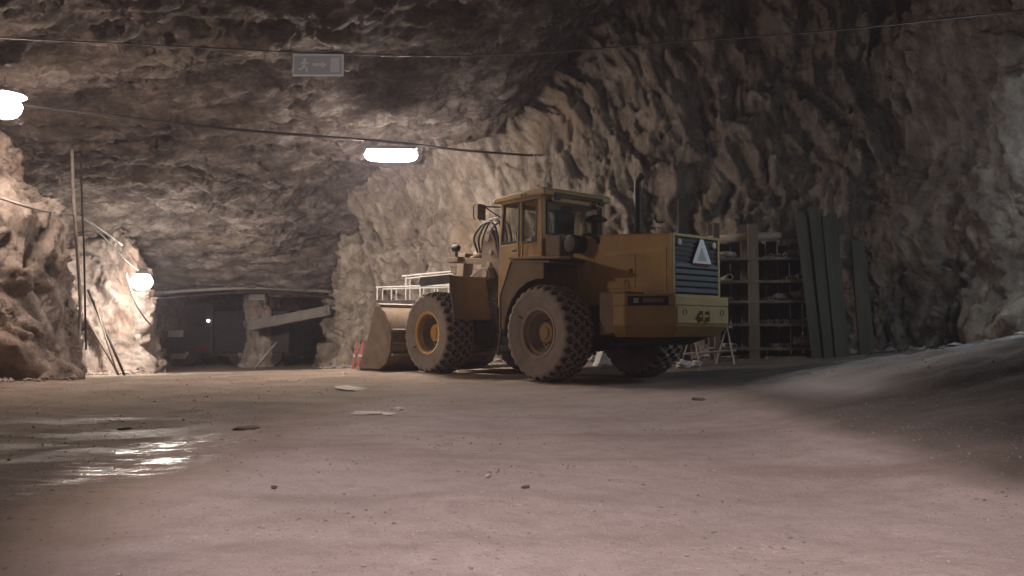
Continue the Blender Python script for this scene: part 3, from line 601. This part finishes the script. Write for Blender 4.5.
# bucket
bp = [(5.95, .02), (5.4, .015), (4.98, .03), (4.72, .16), (4.56, .42), (4.53, .72), (4.62, 1.02), (4.80, 1.24), (5.06, 1.37)]
ip = [(5.90, .055), (5.4, .055), (5.0, .075), (4.77, .20), (4.62, .44), (4.59, .72), (4.67, 1.0), (4.84, 1.20), (5.07, 1.325)]
bk = MB().prism(bp + ip[::-1], 'y', -1.40, 1.40).build('bucket', M['rust'], LO, smooth=True)
for s in (1, -1):
    MB().prism([(5.88, .03), (4.98, .03), (4.72, .16), (4.56, .42), (4.53, .72), (4.62, 1.02), (4.80, 1.24), (5.06, 1.37), (5.20, 1.34), (5.50, .62)], 'y', 1.38 * s, 1.42 * s).build('bucket_side_plate', M['rust'], bk, .005)
MB().prism([(6.06, .005), (5.75, .0), (5.75, .05), (5.90, .06)], 'y', -1.44, 1.44).build('cutting_edge', M['pipe'], bk)
MB().prism([(5.0, 1.33), (5.12, 1.36), (5.11, 1.42), (4.97, 1.39)], 'y', -1.42, 1.42).build('top_lip', M['pipe'], bk)
for y in (-.50, .50): MB().prism([(4.40, .26), (4.66, .16), (4.60, 1.0), (4.48, .98), (4.40, .5)], 'y', y - .06, y + .06).build('bucket_bracket', M['steel'], bk)
for k in range(3): MB().prism([(4.60 - .0 * k, .30 + .25 * k), (4.50 + .0 * k, .32 + .25 * k), (4.50, .36 + .25 * k), (4.60, .38 + .25 * k)], 'y', -1.38, 1.38).build('back_rib', M['steel'], bk)

# ------------------------------------------------------------------ lamps
def tube_lamp(name, label, loc, rz, col, e, L=1.12, rx=0):
    t = thing(name, label, 'lamp', loc, rz); t.rotation_euler = (rx, 0, rz)
    MB().prism([(-.05, .09), (.05, .09), (.21, .0), (.21, -.02), (.0, .06), (-.21, -.02), (-.21, .0)], 'x', -L * .48, L * .48).build('lamp_housing', M['lampm'], t, .01)
    MB().lathe([(0, -L / 2), (.06, -L / 2 + .02), (.11, -L / 2 + .08), (.14, -L / 2 + .22), (.145, 0), (.14, L / 2 - .22), (.11, L / 2 - .08), (.06, L / 2 - .02), (0, L / 2)], 'x', (0, 0, -.10), 20).build('diffuser', emit(name + '_glow', col, e), t, smooth=True)
    for x in (-L * .35, L * .35): MB().tube([(x, 0, .05), (x, 0, .24)], .008, 6).build('hanger', M['cable'], t)
    return t
tube_lamp('tube_lamp', 'glowing white tube lamp hung under the ceiling cable above the loader', (-2.66, 17.7, 4.80), .05, C_WARM, E_TUBE, 1.15)
# floodlight on the pillar
def flood_lamp(label, loc, yaw, tilt, col, e, s=1., hood=1.):
    t = thing('flood_lamp', label, 'lamp', loc, yaw); t.rotation_euler = (tilt, 0, yaw)
    MB().lathe([(0, .26 * s), (.08 * s * hood, .25 * s), (.13 * s * hood, .21 * s), (.17 * s * hood, .15 * s), (.16 * s * hood, .15 * s), (.12 * s * hood, .19 * s), (.07 * s * hood, .22 * s)], 'z', n=24).build('lamp_hood', M['lampm'], t, smooth=True)
    MB().lathe([(0, .17 * s), (.10 * s, .15 * s), (.19 * s, .09 * s), (.235 * s, .0), (.21 * s, -.09 * s), (.14 * s, -.16 * s), (.07 * s, -.19 * s), (0, -.20 * s)], 'z', n=24).build('globe', emit('flood_glow', col, e), t, smooth=True)
    MB().tube([(0, 0, .25 * s), (0, 0, .42 * s)], .02, 8).build('lamp_neck', M['lampm'], t)
    return t
flood_lamp('blazing white floodlight in front of the bright rock pillar beside the tunnel mouth', (-10.50, 23.0, 2.26), R(0), R(0), (1, .89, .80), E_FLOOD, 1.25)
flood_lamp('bright floodlight at the left edge of the view high on the rock', (-8.30, 13.1, 4.50), R(0), R(0), (1, .79, .66), E_LEFT, 1.1, hood=1.7)
# lamps outside the view that light the place, the rear one an added fill
tube_lamp('side_tube_lamp', 'cool white tube lamp on the right rock wall outside the view', (8.55, 12.3, 4.3), R(85), C_COOL, E_COOL, 1.3)
sp = thing('ceiling_spotlight', 'ceiling spotlight behind the camera shining on the gravel', 'lamp', (-.1, -1.2, 5.2))
MB().lathe([(.05, .34), (.10, .32), (.13, .10), (.22, -.06), (.21, -.06), (.12, .09), (0, .10)], 'z', n=24).build('lamp_housing', M['lampm'], sp, smooth=True, rot=(R(50), 0, 0))
MB().tube([(0, 0, .1), (0, .0, 1.9)], .012, 6).build('hanger', M['cable'], sp)
ld = bpy.data.lights.new('spot_bulb', 'SPOT'); ld.energy = E_SPOT; ld.color = C_PINK; ld.spot_size = R(46); ld.spot_blend = .6; ld.shadow_soft_size = .10
lo = link(bpy.data.objects.new('spot_bulb', ld), sp)
lo.rotation_euler = Vector((.55, 5.9, -5.2)).to_track_quat('-Z', 'Y').to_euler()
#T
tube_lamp('rear_fill_lamp', 'warm fill lamp added behind the camera', (-1.4, -3.2, 3.6), R(10), C_PINK, E_FILL, 1.3)  # added fill, brightens loader and rock from the camera side

# ------------------------------------------------------------------ things around the loader
def at(px, py, D):
    """a point of the place at distance D in front of the camera"""
    a, b = (px - 512) / 812.6, (288 - py) / 812.6
    r = Vector((a, math.cos(PITCH) - b * math.sin(PITCH), math.sin(PITCH) + b * math.cos(PITCH)))
    return Vector((0, 0, .78)) + r * (D / r.y)
ORD = ['first', 'second', 'third', 'fourth', 'fifth', 'sixth', 'seventh', 'eighth', 'ninth', 'tenth']
def rope(name, pts, r, m, label, cat, n=8, group=None):
    return tag(MB().tube(pts, r, n).build(name, m, smooth='all'), label, cat, group)
# overhead wire with the escape sign, lamp cable
wa, wb = at(-70, 30, 12.3), at(1050, 8, 11.6)
w0 = [at(x, y, 12) for x, y in ((-60, 34), (0, 38), (150, 45), (290, 52), (420, 56), (518, 54), (581, 50), (677, 42), (752, 37), (850, 29), (983, 15), (1110, 0))]
rope('overhead_wire', curve_pts(w0, 6), .012, M['wire'], 'thin grey wire strung right across the cavern under the roof', 'wire', 6)
c0 = [at(-60, 90, 13.2), at(0, 101, 13.8), at(80, 112, 15), at(230, 129, 16.2), at(390, 142, 17.75), at(460, 150, 19), at(525, 155, 20.6), at(532, 155, 21.4)]
rope('lamp_cable', curve_pts(c0, 8), .028, M['cable'], 'black cable from the left rock to the wall that carries the tube lamp', 'cable')
sg = thing('escape_sign', 'pale grey escape sign plate hanging from the overhead wire', 'sign', at(318, 75, 12))
MB().box(-.365, .365, -.012, .012, 0, .30).build('sign_plate', M['signm'], sg, .004)
b = MB()
for q in ((-.37, .37, -.02, .02, -.012, .006), (-.37, .37, -.02, .02, .294, .312), (-.378, -.36, -.02, .02, -.012, .312), (.36, .378, -.02, .02, -.012, .312)): b.box(*q)
b.build('sign_frame', M['signw'], sg)
b = MB().lathe([(0, -.018), (.022, -.018), (.022, -.012)], 'y', (-.20, 0, .235), 12)
for p, q in (((-.20, .21), (-.215, .13)), ((-.205, .20), (-.15, .17)), ((-.205, .20), (-.26, .165)), ((-.215, .135), (-.165, .095)), ((-.165, .095), (-.17, .045)), ((-.215, .135), (-.245, .09)), ((-.245, .09), (-.29, .085))):
    b.bar((p[0], -.015, p[1]), (q[0], -.015, q[1]), .006, .022, (0, 1, 0)) if False else b.bar((p[0], -.015, p[1]), (q[0], -.015, q[1]), .022, .006, (0, 1, 0))
b.build('running_figure', M['signw'], sg)
MB().prism([(-.08, .135), (.06, .135), (.06, .10), (.13, .155), (.06, .21), (.06, .175), (-.08, .175)], 'y', -.018, -.012).build('arrow', M['signw'], sg)
MB().box(.19, .32, -.018, -.012, .04, .26).build('door_symbol', M['signw'], sg)
for x in (-.33, .33): MB().tube([(x, 0, .30), (x, 0, .345)], .006, 6).build('hanger', M['wire'], sg)

# work platform with white rails beyond the bucket
wp = thing('work_platform', 'white railed work platform standing behind the loader bucket', 'platform', (-2.5, 20.9, fz(-2.5, 20.9)))
zb = fz(-2.5, 20.9)
MB().box(-.92, .92, -.45, .45, 1.52 - zb, 1.62 - zb).build('deck', M['dark'], wp, .01)
for x in (-.86, .86):
    for y in (-.40, .40): MB().box(x - .03, x + .03, y - .03, y + .03, -.03, 1.53 - zb).build('leg', M['steel'], wp)
for y in (-.43, .43):
    MB().tube([(-.92, y, 1.94 - zb), (.92, y, 1.99 - zb)], .022, 8).build('lower_rail', M['white'], wp)
    MB().tube([(-.28, y, 2.22 - zb), (.95, y, 2.34 - zb)], .022, 8).build('upper_rail', M['white'], wp)
    for k in range(6):
        x = -.90 + k * .36; MB().tube([(x, y, 1.60 - zb), (x, y, (1.95 if x < -.3 else 2.22 + .1 * (x + .28)) - zb)], .017, 6).build('baluster', M['white'], wp)
for x in (-.92, .92): MB().tube([(x, -.43, 1.95 - zb), (x, .43, 1.95 - zb)], .02, 8).build('end_rail', M['white'], wp)
# red marker stakes
for k, (x, y, tx, ty) in enumerate(((-3.82, 19.5, .10, .02), (-3.76, 19.62, .16, .05), (-3.66, 19.45, .12, -.03))):
    z = fz(x, y); st = thing('marker_stake', ['leftmost', 'middle', 'rightmost'][k] + ' of the three red and white stakes by the bucket tip', 'stake', (x, y, z), group='red stakes by the bucket')
    MB().bar((0, 0, -.05), (tx, ty, .62), .045, .045).build('stake_post', M['red'], st)
    MB().bar((tx * .45, ty * .45, .28), (tx * .55, ty * .55, .34), .05, .05).build('white_band', M['white'], st)

# timber rack
RX, RY = 5.75, 18.1; rz0 = min(fz(4.7, 18), fz(6.6, 18)) - .02
rk = thing('timber_rack', 'dark timber storage rack with pipes and blocks against the rock wall', 'rack', (RX, RY, rz0), R(-6))
for x, h, w in ((-1.22, 3.02, .13), (-.44, 3.0, .22), (.95, 2.75, .16)):
    for y in (-.45, .45):
        MB().box(x - w / 2, x + w / 2, y - .07, y + .07, -.15, h + (.1 if y > 0 else 0)).build('post', M['wood'], rk, .01)
shelves = [.30, .82, 1.32, 1.76, 2.26]
for z in shelves:
    for y in (-.36, -.12, .12, .36): MB().box(-1.32, 1.12, y - .11, y + .11, z - .045, z).build('shelf_plank', M['wood'], rk, .006)
    MB().box(-1.3, 1.1, -.53, -.50, z - .06, z + .002).build('shelf_edge', M['wood'], rk, .006)
for k in range(9): MB().box(-1.28 + k * .265, -1.05 + k * .265, .53, .56, .1, 2.62 + .05 * (k % 3)).build('shade_board', M['dark'], rk)  # dark boards added to stand in for the rack's inner shade
log = MB().tube([(-1.35, -.2, 2.70), (-.4, -.22, 2.74), (.95, -.2, 2.80)], [.085, .095, .08], 10).build('top_log', M['palewood'], rk, smooth='all')
RM = Matrix.Translation((RX, RY, rz0)) @ Matrix.Rotation(R(-6), 4, 'Z')
def rack_item(o, x, y, z): o.location = RM @ Vector((x, y, z)); o.rotation_euler = (0, 0, R(-6)); return o
pipe_me = MB().lathe([(.045, -.45), (.045, .45), (.032, .45), (.032, -.45), (.045, -.45)], 'y', n=14).mesh('pipe'); pipe_me.materials.append(M['pipe'])
pipe_b = MB().lathe([(.075, -.48), (.075, .48), (.055, .48), (.055, -.48), (.075, -.48)], 'y', n=16).mesh('pipe'); pipe_b.materials.append(M['pipe'])
for si, xs_ in ((0, (-1.0, -.85, .1, .3)), (1, (-.1, .06, .24, .42, .62)), (2, (-1.05, -.92, -.1, .02)), (3, (.30, .40, .72)), (4, (-.05, .1, .24))):
    for kx, x in enumerate(xs_):
        o = link(bpy.data.objects.new('pipe', pipe_me)); rack_item(o, x, -.02, shelves[si] + .046)
        tag(o, f"{ORD[kx]} thin grey pipe from the left on the {['lowest', 'second lowest', 'middle', 'second highest', 'top'][si]} shelf of the timber rack", 'pipe', 'thin pipes on the rack')
for k, (si, x) in enumerate(((1, .80), (3, .56), (3, -.95))):
    o = link(bpy.data.objects.new('pipe', pipe_b)); rack_item(o, x, -.03, shelves[si] + .076)
    tag(o, ['thick grey pipe at the right end of the second lowest rack shelf', 'thick grey pipe among the thin ones on the second highest rack shelf', 'thick grey pipe left of the wide post on the second highest rack shelf'][k], 'pipe', 'thick pipes on the rack')
def rough_block(name, sx, sy, sz, m, seed, sub=3, jag=.12):
    bm = bmesh.new(); bmesh.ops.create_icosphere(bm, subdivisions=sub, radius=.5)
    P = np.array([v.co[:] for v in bm.verts]); P = np.sign(P) * np.abs(P) ** .72; P = P / np.abs(P).max()  * .5
    P = P * (1 + jag * 1.6 * facets(P + seed * 3.1, (.5, .5, .5), seed, 1.)[:, None]) + jag * .25 * fbm(P * 5 + seed, 2, seed)[:, None] * P
    for v, p in zip(bm.verts, P): v.co = (p[0] * sx, p[1] * sy, p[2] * sz)
    me = bpy.data.meshes.new(name); bm.to_mesh(me); bm.free(); me.materials.append(m); zmin = min(v.co.z for v in me.vertices)
    for v in me.vertices: v.co.z -= zmin
    return me
for k, (si, x, sx, sz, lb) in enumerate(((2, .66, .50, .22, 'long grey block on the middle rack shelf'), (2, .20, .34, .16, 'short grey block beside the long one on the middle rack shelf'), (3, .93, .30, .24, 'stubby grey block at the right end of the second highest rack shelf'), (4, .55, .5, .2, 'rounded grey block on the top rack shelf right of the pipes'), (4, -.95, .42, .16, 'flat grey block on the top rack shelf left of the wide post'), (0, .72, .55, .26, 'big grey block on the lowest rack shelf'))):
    o = link(bpy.data.objects.new('stone_block', rough_block('stone_block', sx, .5, sz, M['stone'], k + 3))); rack_item(o, x, -.1, shelves[si] + (.0 if k != 1 else .0)); tag(o, lb, 'block', 'blocks on the rack')
# boards standing upright right of the rack
for k in range(6):
    x0 = 6.36 + k * .12; xt = 6.20 + k * .145; y = 17.00 + .06 * (k % 2); h = 3.25 - .04 * abs(k - 2) - .12 * (k % 3 == 1); z = fz(x0, y) - .02
    bd = MB().prism([(x0 - .095, z), (x0 + .095, z), (xt + .095, z + h), (xt - .095, z + h)], 'y', y - .02, y + .02).build('upright_board', M['green'])
    for v in bd.data.vertices: v.co.y += .42 * (v.co.z - z) / h
    tag(bd, f'{ORD[k]} tall grey-green board from the left in the row standing beside the rack', 'board', 'upright boards beside the rack')
z = fz(7.0, 17.25)
rope('long_pole', [(7.0, 17.3, z - .05), (7.12, 17.8, 2.2), (7.2, 18.2, 4.15)], .045, M['wood'], 'thin pole rising above the upright boards against the rock', 'pole')
z = fz(7.62, 17.0); o = MB().prism([(7.24, z - .03), (7.56, z - .03), (7.54, z + 2.42), (7.26, z + 2.46)], 'y', 16.95, 17.03).build('wide_plank', M['green'], None, .008)
for v in o.data.vertices: v.co.y += .35 * (v.co.z - z) / 2.4
tag(o, 'wide grey plank standing alone right of the upright boards', 'plank')
z = fz(4.0, 19.0); o = MB().box(3.90, 4.14, 18.9, 19.05, z - .05, 3.95).build('timber_post', M['dark'], None, .01); tag(o, 'dark timber post showing above the loader hood near the exhaust', 'post')
z = fz(4.25, 18.9); 
# trestle behind the loader's tail
tx, ty = 3.95, 16.2; z = fz(tx, ty)
tr = thing('trestle', 'low pale pipe trestle on the gravel behind the loader tail', 'trestle', (tx, ty, z), R(-4))
MB().tube([(-.55, 0, .20), (.50, 0, .28)], .025, 8).build('lower_rail', M['palewood'], tr)
MB().tube([(-.55, .1, .72), (.45, .1, .74)], .03, 8).build('top_rail', M['steel'], tr)
for x in (-.40, .28): 
    for s in (-1, 1): MB().tube([(x + .06, .1, .74), (x + s * .16, -.12 * s, .0)], .02, 6).build('leg', M['palewood'], tr)
# pale blocks and rubble
def rock(name, x, y, s, m, seed, label, cat='stone', group=None, rz=0., sink=.15, jag=.3):
    me = rough_block(name, s[0], s[1], s[2], m, seed, 3 if max(s) > .12 else 2, jag); o = link(bpy.data.objects.new(name, me)); o.location = (x, y, fz(x, y) - s[2] * sink); o.rotation_euler = (0, 0, rz)
    return tag(o, label, cat, group)
o = MB().prism([(-.15, 0), (.17, 0), (.13, .36), (.02, .42), (-.10, .10)], 'y', -.14, .14).build('white_block', M['white'], None, .01, loc=(1.95, 17.9, fz(1.95, 17.9)), rot=(0, 0, R(20))); tag(o, 'broken white block seen under the loader between its rear wheels', 'block')
for k, (x, y, s, m, lb) in enumerate((
    (3.35, 15.9, (.26, .2, .16), 'pstone', 'pale stone left of the trestle behind the loader tail'),
    (3.62, 16.0, (.18, .16, .12), 'pstone', 'small pale stone under the trestle'),
    (2.25, 17.6, (.2, .2, .12), 'pstone', 'low pale stone right of the white block under the loader'),
    (-2.27, 11.4, (.75, .34, .03), 'pstone', 'long flat pale slab in the brown gravel in front of the bucket'),
    (-1.36, 8.0, (.36, .16, .025), 'pstone', 'flat pale slab where the brown gravel meets the paler road'),
    (-1.17, 8.4, (.08, .07, .04), 'white', 'small white stone beside the flat pale slab at the road edge'),
    (.07, 4.10, (.05, .035, .012), 'dstone', 'dark stone lying alone in the middle of the pale gravel'),
    (-.13, 4.4, (.035, .03, .025), 'stone', 'brown pebble left of the lone dark stone'),
    (2.05, 9.0, (.16, .09, .025), 'mud', 'dark flat stone at the edge of the lit gravel'),
    (-3.42, 5.20, (.26, .12, .03), 'mud', 'dark muddy clod near the left wet patch'),
    (-2.18, 6.72, (.2, .10, .025), 'mud', 'dark muddy clod at the right of the wet streaks'),
    (-3.26, 6.9, (.12, .08, .025), 'mud', 'small dark clod left of the wet streaks'),
    (-1.17, 4.05, (.035, .025, .015), 'dstone', 'small dark pebble below the wet streaks'),
    (2.72, 4.1, (.07, .06, .04), 'stone', 'grey pebble by the right edge of the lit gravel'))):
    rock('stone', x, y, s, M[m], 20 + k, lb, rz=k * .7)
# rubble along the foot of the walls and pebbles scattered over the gravel
def scatter(name, P, S, m, label, cat, jitter=.35):
    base = np.array([(0, 0, 1), (.9, 0, .2), (.28, .85, .25), (-.72, .53, .2), (-.72, -.53, .25), (.28, -.85, .2), (.6, .4, -.5), (-.5, .4, -.5), (0, -.6, -.5)], float)
    fs = [(0, 1, 2), (0, 2, 3), (0, 3, 4), (0, 4, 5), (0, 5, 1), (1, 6, 2), (2, 6, 7), (2, 7, 3), (3, 7, 4), (4, 7, 8), (4, 8, 5), (5, 8, 1), (1, 8, 6), (6, 8, 7)]
    n = len(P); a = rng.uniform(0, 6.28, n); V = base[None] * (1 + rng.uniform(-jitter, jitter, (n, 9, 3)))
    V *= S[:, None, None] * rng.uniform(.6, 1.25, (n, 1, 3)) * np.array([1, 1, .7])
    c, s_ = np.cos(a)[:, None], np.sin(a)[:, None]; x = V[..., 0] * c - V[..., 1] * s_; y = V[..., 0] * s_ + V[..., 1] * c
    V = np.stack([x, y, V[..., 2]], 2) + P[:, None, :]
    F = (np.array(fs)[None] + (np.arange(n) * 9)[:, None, None]).reshape(-1, 3)
    me = bpy.data.meshes.new(name); me.from_pydata(V.reshape(-1, 3).tolist(), [], F.tolist()); me.materials.append(m)
    return tag(link(bpy.data.objects.new(name, me)), label, cat, None, 'stuff')
n = 9000; d = 2.2 * (8 ** rng.uniform(0, 1, n)); xx = rng.uniform(-.68, .68, n) * d
keep = (rng.uniform(0, 1, n) < .35 + .65 * np.clip(fbm(np.stack([xx, d, d * 0], 1) * .8, 2, 77) + .3, 0, 1)); xx, d = xx[keep], d[keep]
S = .003 + .008 * rng.uniform(0, 1, len(d)) ** 6 + .0005 * d
scatter('gravel', np.stack([xx, d, floor_z(xx, d) + S * .1], 1), S, M['pebble'], 'loose pebbles scattered over the packed gravel floor', 'gravel')
pts = []
for (a, b_, w, k) in (((8.2, 18.3), (4.3, 19.2), .8, 260), ((4.3, 19.2), (-3.5, 22.3), .7, 320), ((-4.2, 23.6), (-6.2, 28.3), .5, 220), ((-8.4, 15.2), (-10.2, 10.5), .5, 160), ((-11.2, 23.8), (-13.2, 22.4), .6, 160), ((9.0, 18), (8.8, 13.0), .7, 200), ((-4.6, 23.2), (-5.6, 25.6), .6, 120)):
    t = rng.uniform(0, 1, k); o_ = rng.normal(0, w * .5, (k, 2)); q = np.outer(1 - t, a) + np.outer(t, b_) + o_; pts.append(q)
q = np.concatenate(pts); S = .03 + .11 * rng.uniform(0, 1, len(q)) ** 3
scatter('rubble', np.stack([q[:, 0], q[:, 1], floor_z(q[:, 0], q[:, 1]) + S * .25], 1), S, M['stone'], 'broken rock rubble along the foot of the cavern walls', 'rubble')
# ------------------------------------------------------------------ left side: cables, hoses, poles
def cz(p): return Vector(p)
rope('hanging_cable', curve_pts([at(72, 150, 16.9), at(74, 205, 16.6), at(77, 250, 16.5), at(80, 300, 16.4), at(79, 345, 16.3)], 6), .032, M['hose'], 'leftmost thick hose hanging down beside the dark rock cleft', 'hose')
rope('hanging_cable', curve_pts([at(81, 150, 17.0), at(82, 203, 16.8), at(84, 250, 16.7), at(85, 300, 16.6), at(86, 350, 16.5)], 6), .02, M['cable'], 'thinner black cable hanging right of the thick hose by the cleft', 'cable')
rope('draped_hose', curve_pts([at(-40, 186, 13.8), at(0, 198, 14), at(40, 210, 14.8), at(80, 217, 17), at(105, 232, 19.5), at(122, 245, 21.5)], 8), .024, M['hose'], 'pale hose draped from the left edge over the rock towards the floodlight', 'hose')
rope('lamp_lead', curve_pts([at(80, 215, 17.5), at(105, 238, 20), at(128, 262, 22), at(140, 271, 22.9)], 8), .014, M['cable'], 'thin lead running down to the floodlight', 'cable')
rope('drop_lead', curve_pts([at(126, 272, 23.0), at(134, 300, 23.2), at(144, 317, 23.6), at(151, 325, 24)], 8), .022, M['cable'], 'dark lead hanging from the floodlight over the bright pillar', 'cable')
for k, (a, b_) in enumerate((((88, 290, 23.4), (125, 380, 22.2)), ((86, 318, 23.3), (120, 379, 22.4)), ((94, 300, 23.2), (118, 378, 22.0)))):
    p, q = at(*a), at(*b_); q.z = fz(q.x, q.y) - .03
    rope('leaning_pole', [p, q], .035 - .006 * k, M['wood'] if k else M['cable'], ['longest dark pole leaning across the bright rock pillar', 'lower brown pole leaning at the left of the bright pillar', 'thin pole leaning between the two others on the bright pillar'][k], 'pole')
# ------------------------------------------------------------------ tunnel mouth
rope('tunnel_pipe', curve_pts([at(146, 294, 29.0), at(200, 290, 29.3), at(260, 288, 29.6), at(322, 291, 29.8), at(335, 292, 30)], 6), .06, M['duct'], 'upper pipe running along the brow of the tunnel mouth', 'pipe')
rope('tunnel_pipe', curve_pts([at(146, 300, 29.2), at(200, 295, 29.5), at(262, 292, 29.8), at(322, 297, 30), at(335, 299, 30.2)], 6), .04, M['cable'], 'lower dark pipe under the brow of the tunnel mouth', 'pipe')
p, q = at(250, 326, 31.3), at(332, 310, 30.6)
du = thing('air_duct', 'square grey air duct slung between the rock pillar and the tunnel wall', 'duct', (p + q) / 2); h = (q - p) / 2
MB().bar(-h, h, .34, .38).build('duct_body', M['duct'], du, .03)
for t in (-.9, -.3, .3, .9): MB().bar(h * t - h.normalized() * .03, h * t + h.normalized() * .03, .38, .42).build('duct_flange', M['duct'], du, .01)
sn = thing('board_sign', 'small blank grey board hanging in the tunnel mouth above the rock pillar', 'sign', at(257, 300, 30.6))
MB().box(-.30, .30, -.015, .015, 0, .24).build('sign_plate', M['duct'], sn, .005)
for x in (-.24, .24): MB().tube([(x, 0, .23), (x, 0, .55)], .01, 6).build('hanger', M['cable'], sn)
p = at(277, 342, 31.2); q = at(254, 366, 30.8); q.z = fz(q.x, q.y)
rope('leaning_bar', [p, q], .05, M['pipe'], 'grey bar leaning against the foot of the rock pillar in the tunnel', 'bar')
# dark truck parked in the tunnel, seen from its left front corner
g = fz(-11.6, 34)
tk = thing('mine_truck', 'dark mine truck parked deep in the tunnel mouth', 'truck', (-13.0, 33.2, g), R(-8))
MB().prism([(.9, .55), (4.1, .55), (4.1, 2.25), (.9, 2.25)], 'y', 0, 2.2).build('cargo_box', M['truck'], tk, .04)
MB().prism([(-1.2, .5), (.8, .5), (.8, 2.55), (.45, 2.62), (-.45, 2.55), (-.75, 1.55), (-1.2, 1.45)], 'y', .05, 2.15).build('cab', M['truck'], tk, .05)
MB().prism([(-.40, 1.60), (.55, 1.60), (.52, 2.35), (-.22, 2.35)], 'y', .03, .05).build('side_window', M['glassr'], tk)
MB().prism([(.2, 1.45), (.2, 1.95), (1.95, 1.95), (1.95, 1.45)], 'x', -.80, -.74).build('windscreen', M['glassr'], tk)
MB().box(-1.45, -1.2, -.02, 2.2, .42, .72).build('bumper', M['hose'], tk, .03)
MB().box(-1.1, -.45, -.03, .04, 1.18, 1.46).build('number_board', M['hose'], tk, .01)
MB().box(-.9, 4.0, .3, 1.9, .42, .58).build('chassis', M['dark'], tk)
MB().box(-.95, -.3, -.05, .05, .30, .50).build('side_step', M['steel'], tk, .01)
for x in (-.3, 2.0, 3.3):
    for y in (.22, 1.98):
        w_ = MB().lathe([(.0, -.16), (.26, -.16), (.28, -.14), (.47, -.16), (.50, -.10), (.50, .10), (.47, .16), (.28, .14), (0, .14)], 'y', n=28).build('tyre', M['black'], tk, smooth=True, loc=(x, y, .50))
        MB().lathe([(0, -.19), (.08, -.19), (.10, -.165)], 'y', n=16).build('hub', M['steel'], w_)
MB().lathe([(0, -.05), (.09, -.05), (.10, 0), (.10, .05)], 'y', (-1.05, -.0, .92), 16).build('head_lamp', M['chrome'], tk, smooth=True)
MB().lathe([(0, -.06), (.035, -.055), (.04, 0)], 'y', (.62, .05, 1.85), 12).build('marker_lamp', emit('marker_glow', (1, .95, .9), 40), tk)
MB().box(.2, .7, -.03, .03, .62, .80).build('red_reflector', M['lens'], tk)

for k, (x, y, l, a, lb) in enumerate(((4.75, 17.0, 1.1, 12, 'longest loose plank lying on the ground at the foot of the rack'), (5.45, 16.7, .6, -25, 'short loose plank lying askew in front of the rack'), (5.75, 17.1, .85, 5, 'loose plank lying close under the right end of the rack'))):
    o = MB().box(-l / 2, l / 2, -.06, .06, 0, .045).build('loose_plank', M['wood'], None, .005, loc=(x, y, fz(x, y) + .0), rot=(0, 0, R(a))); tag(o, lb, 'plank', 'loose planks by the rack')
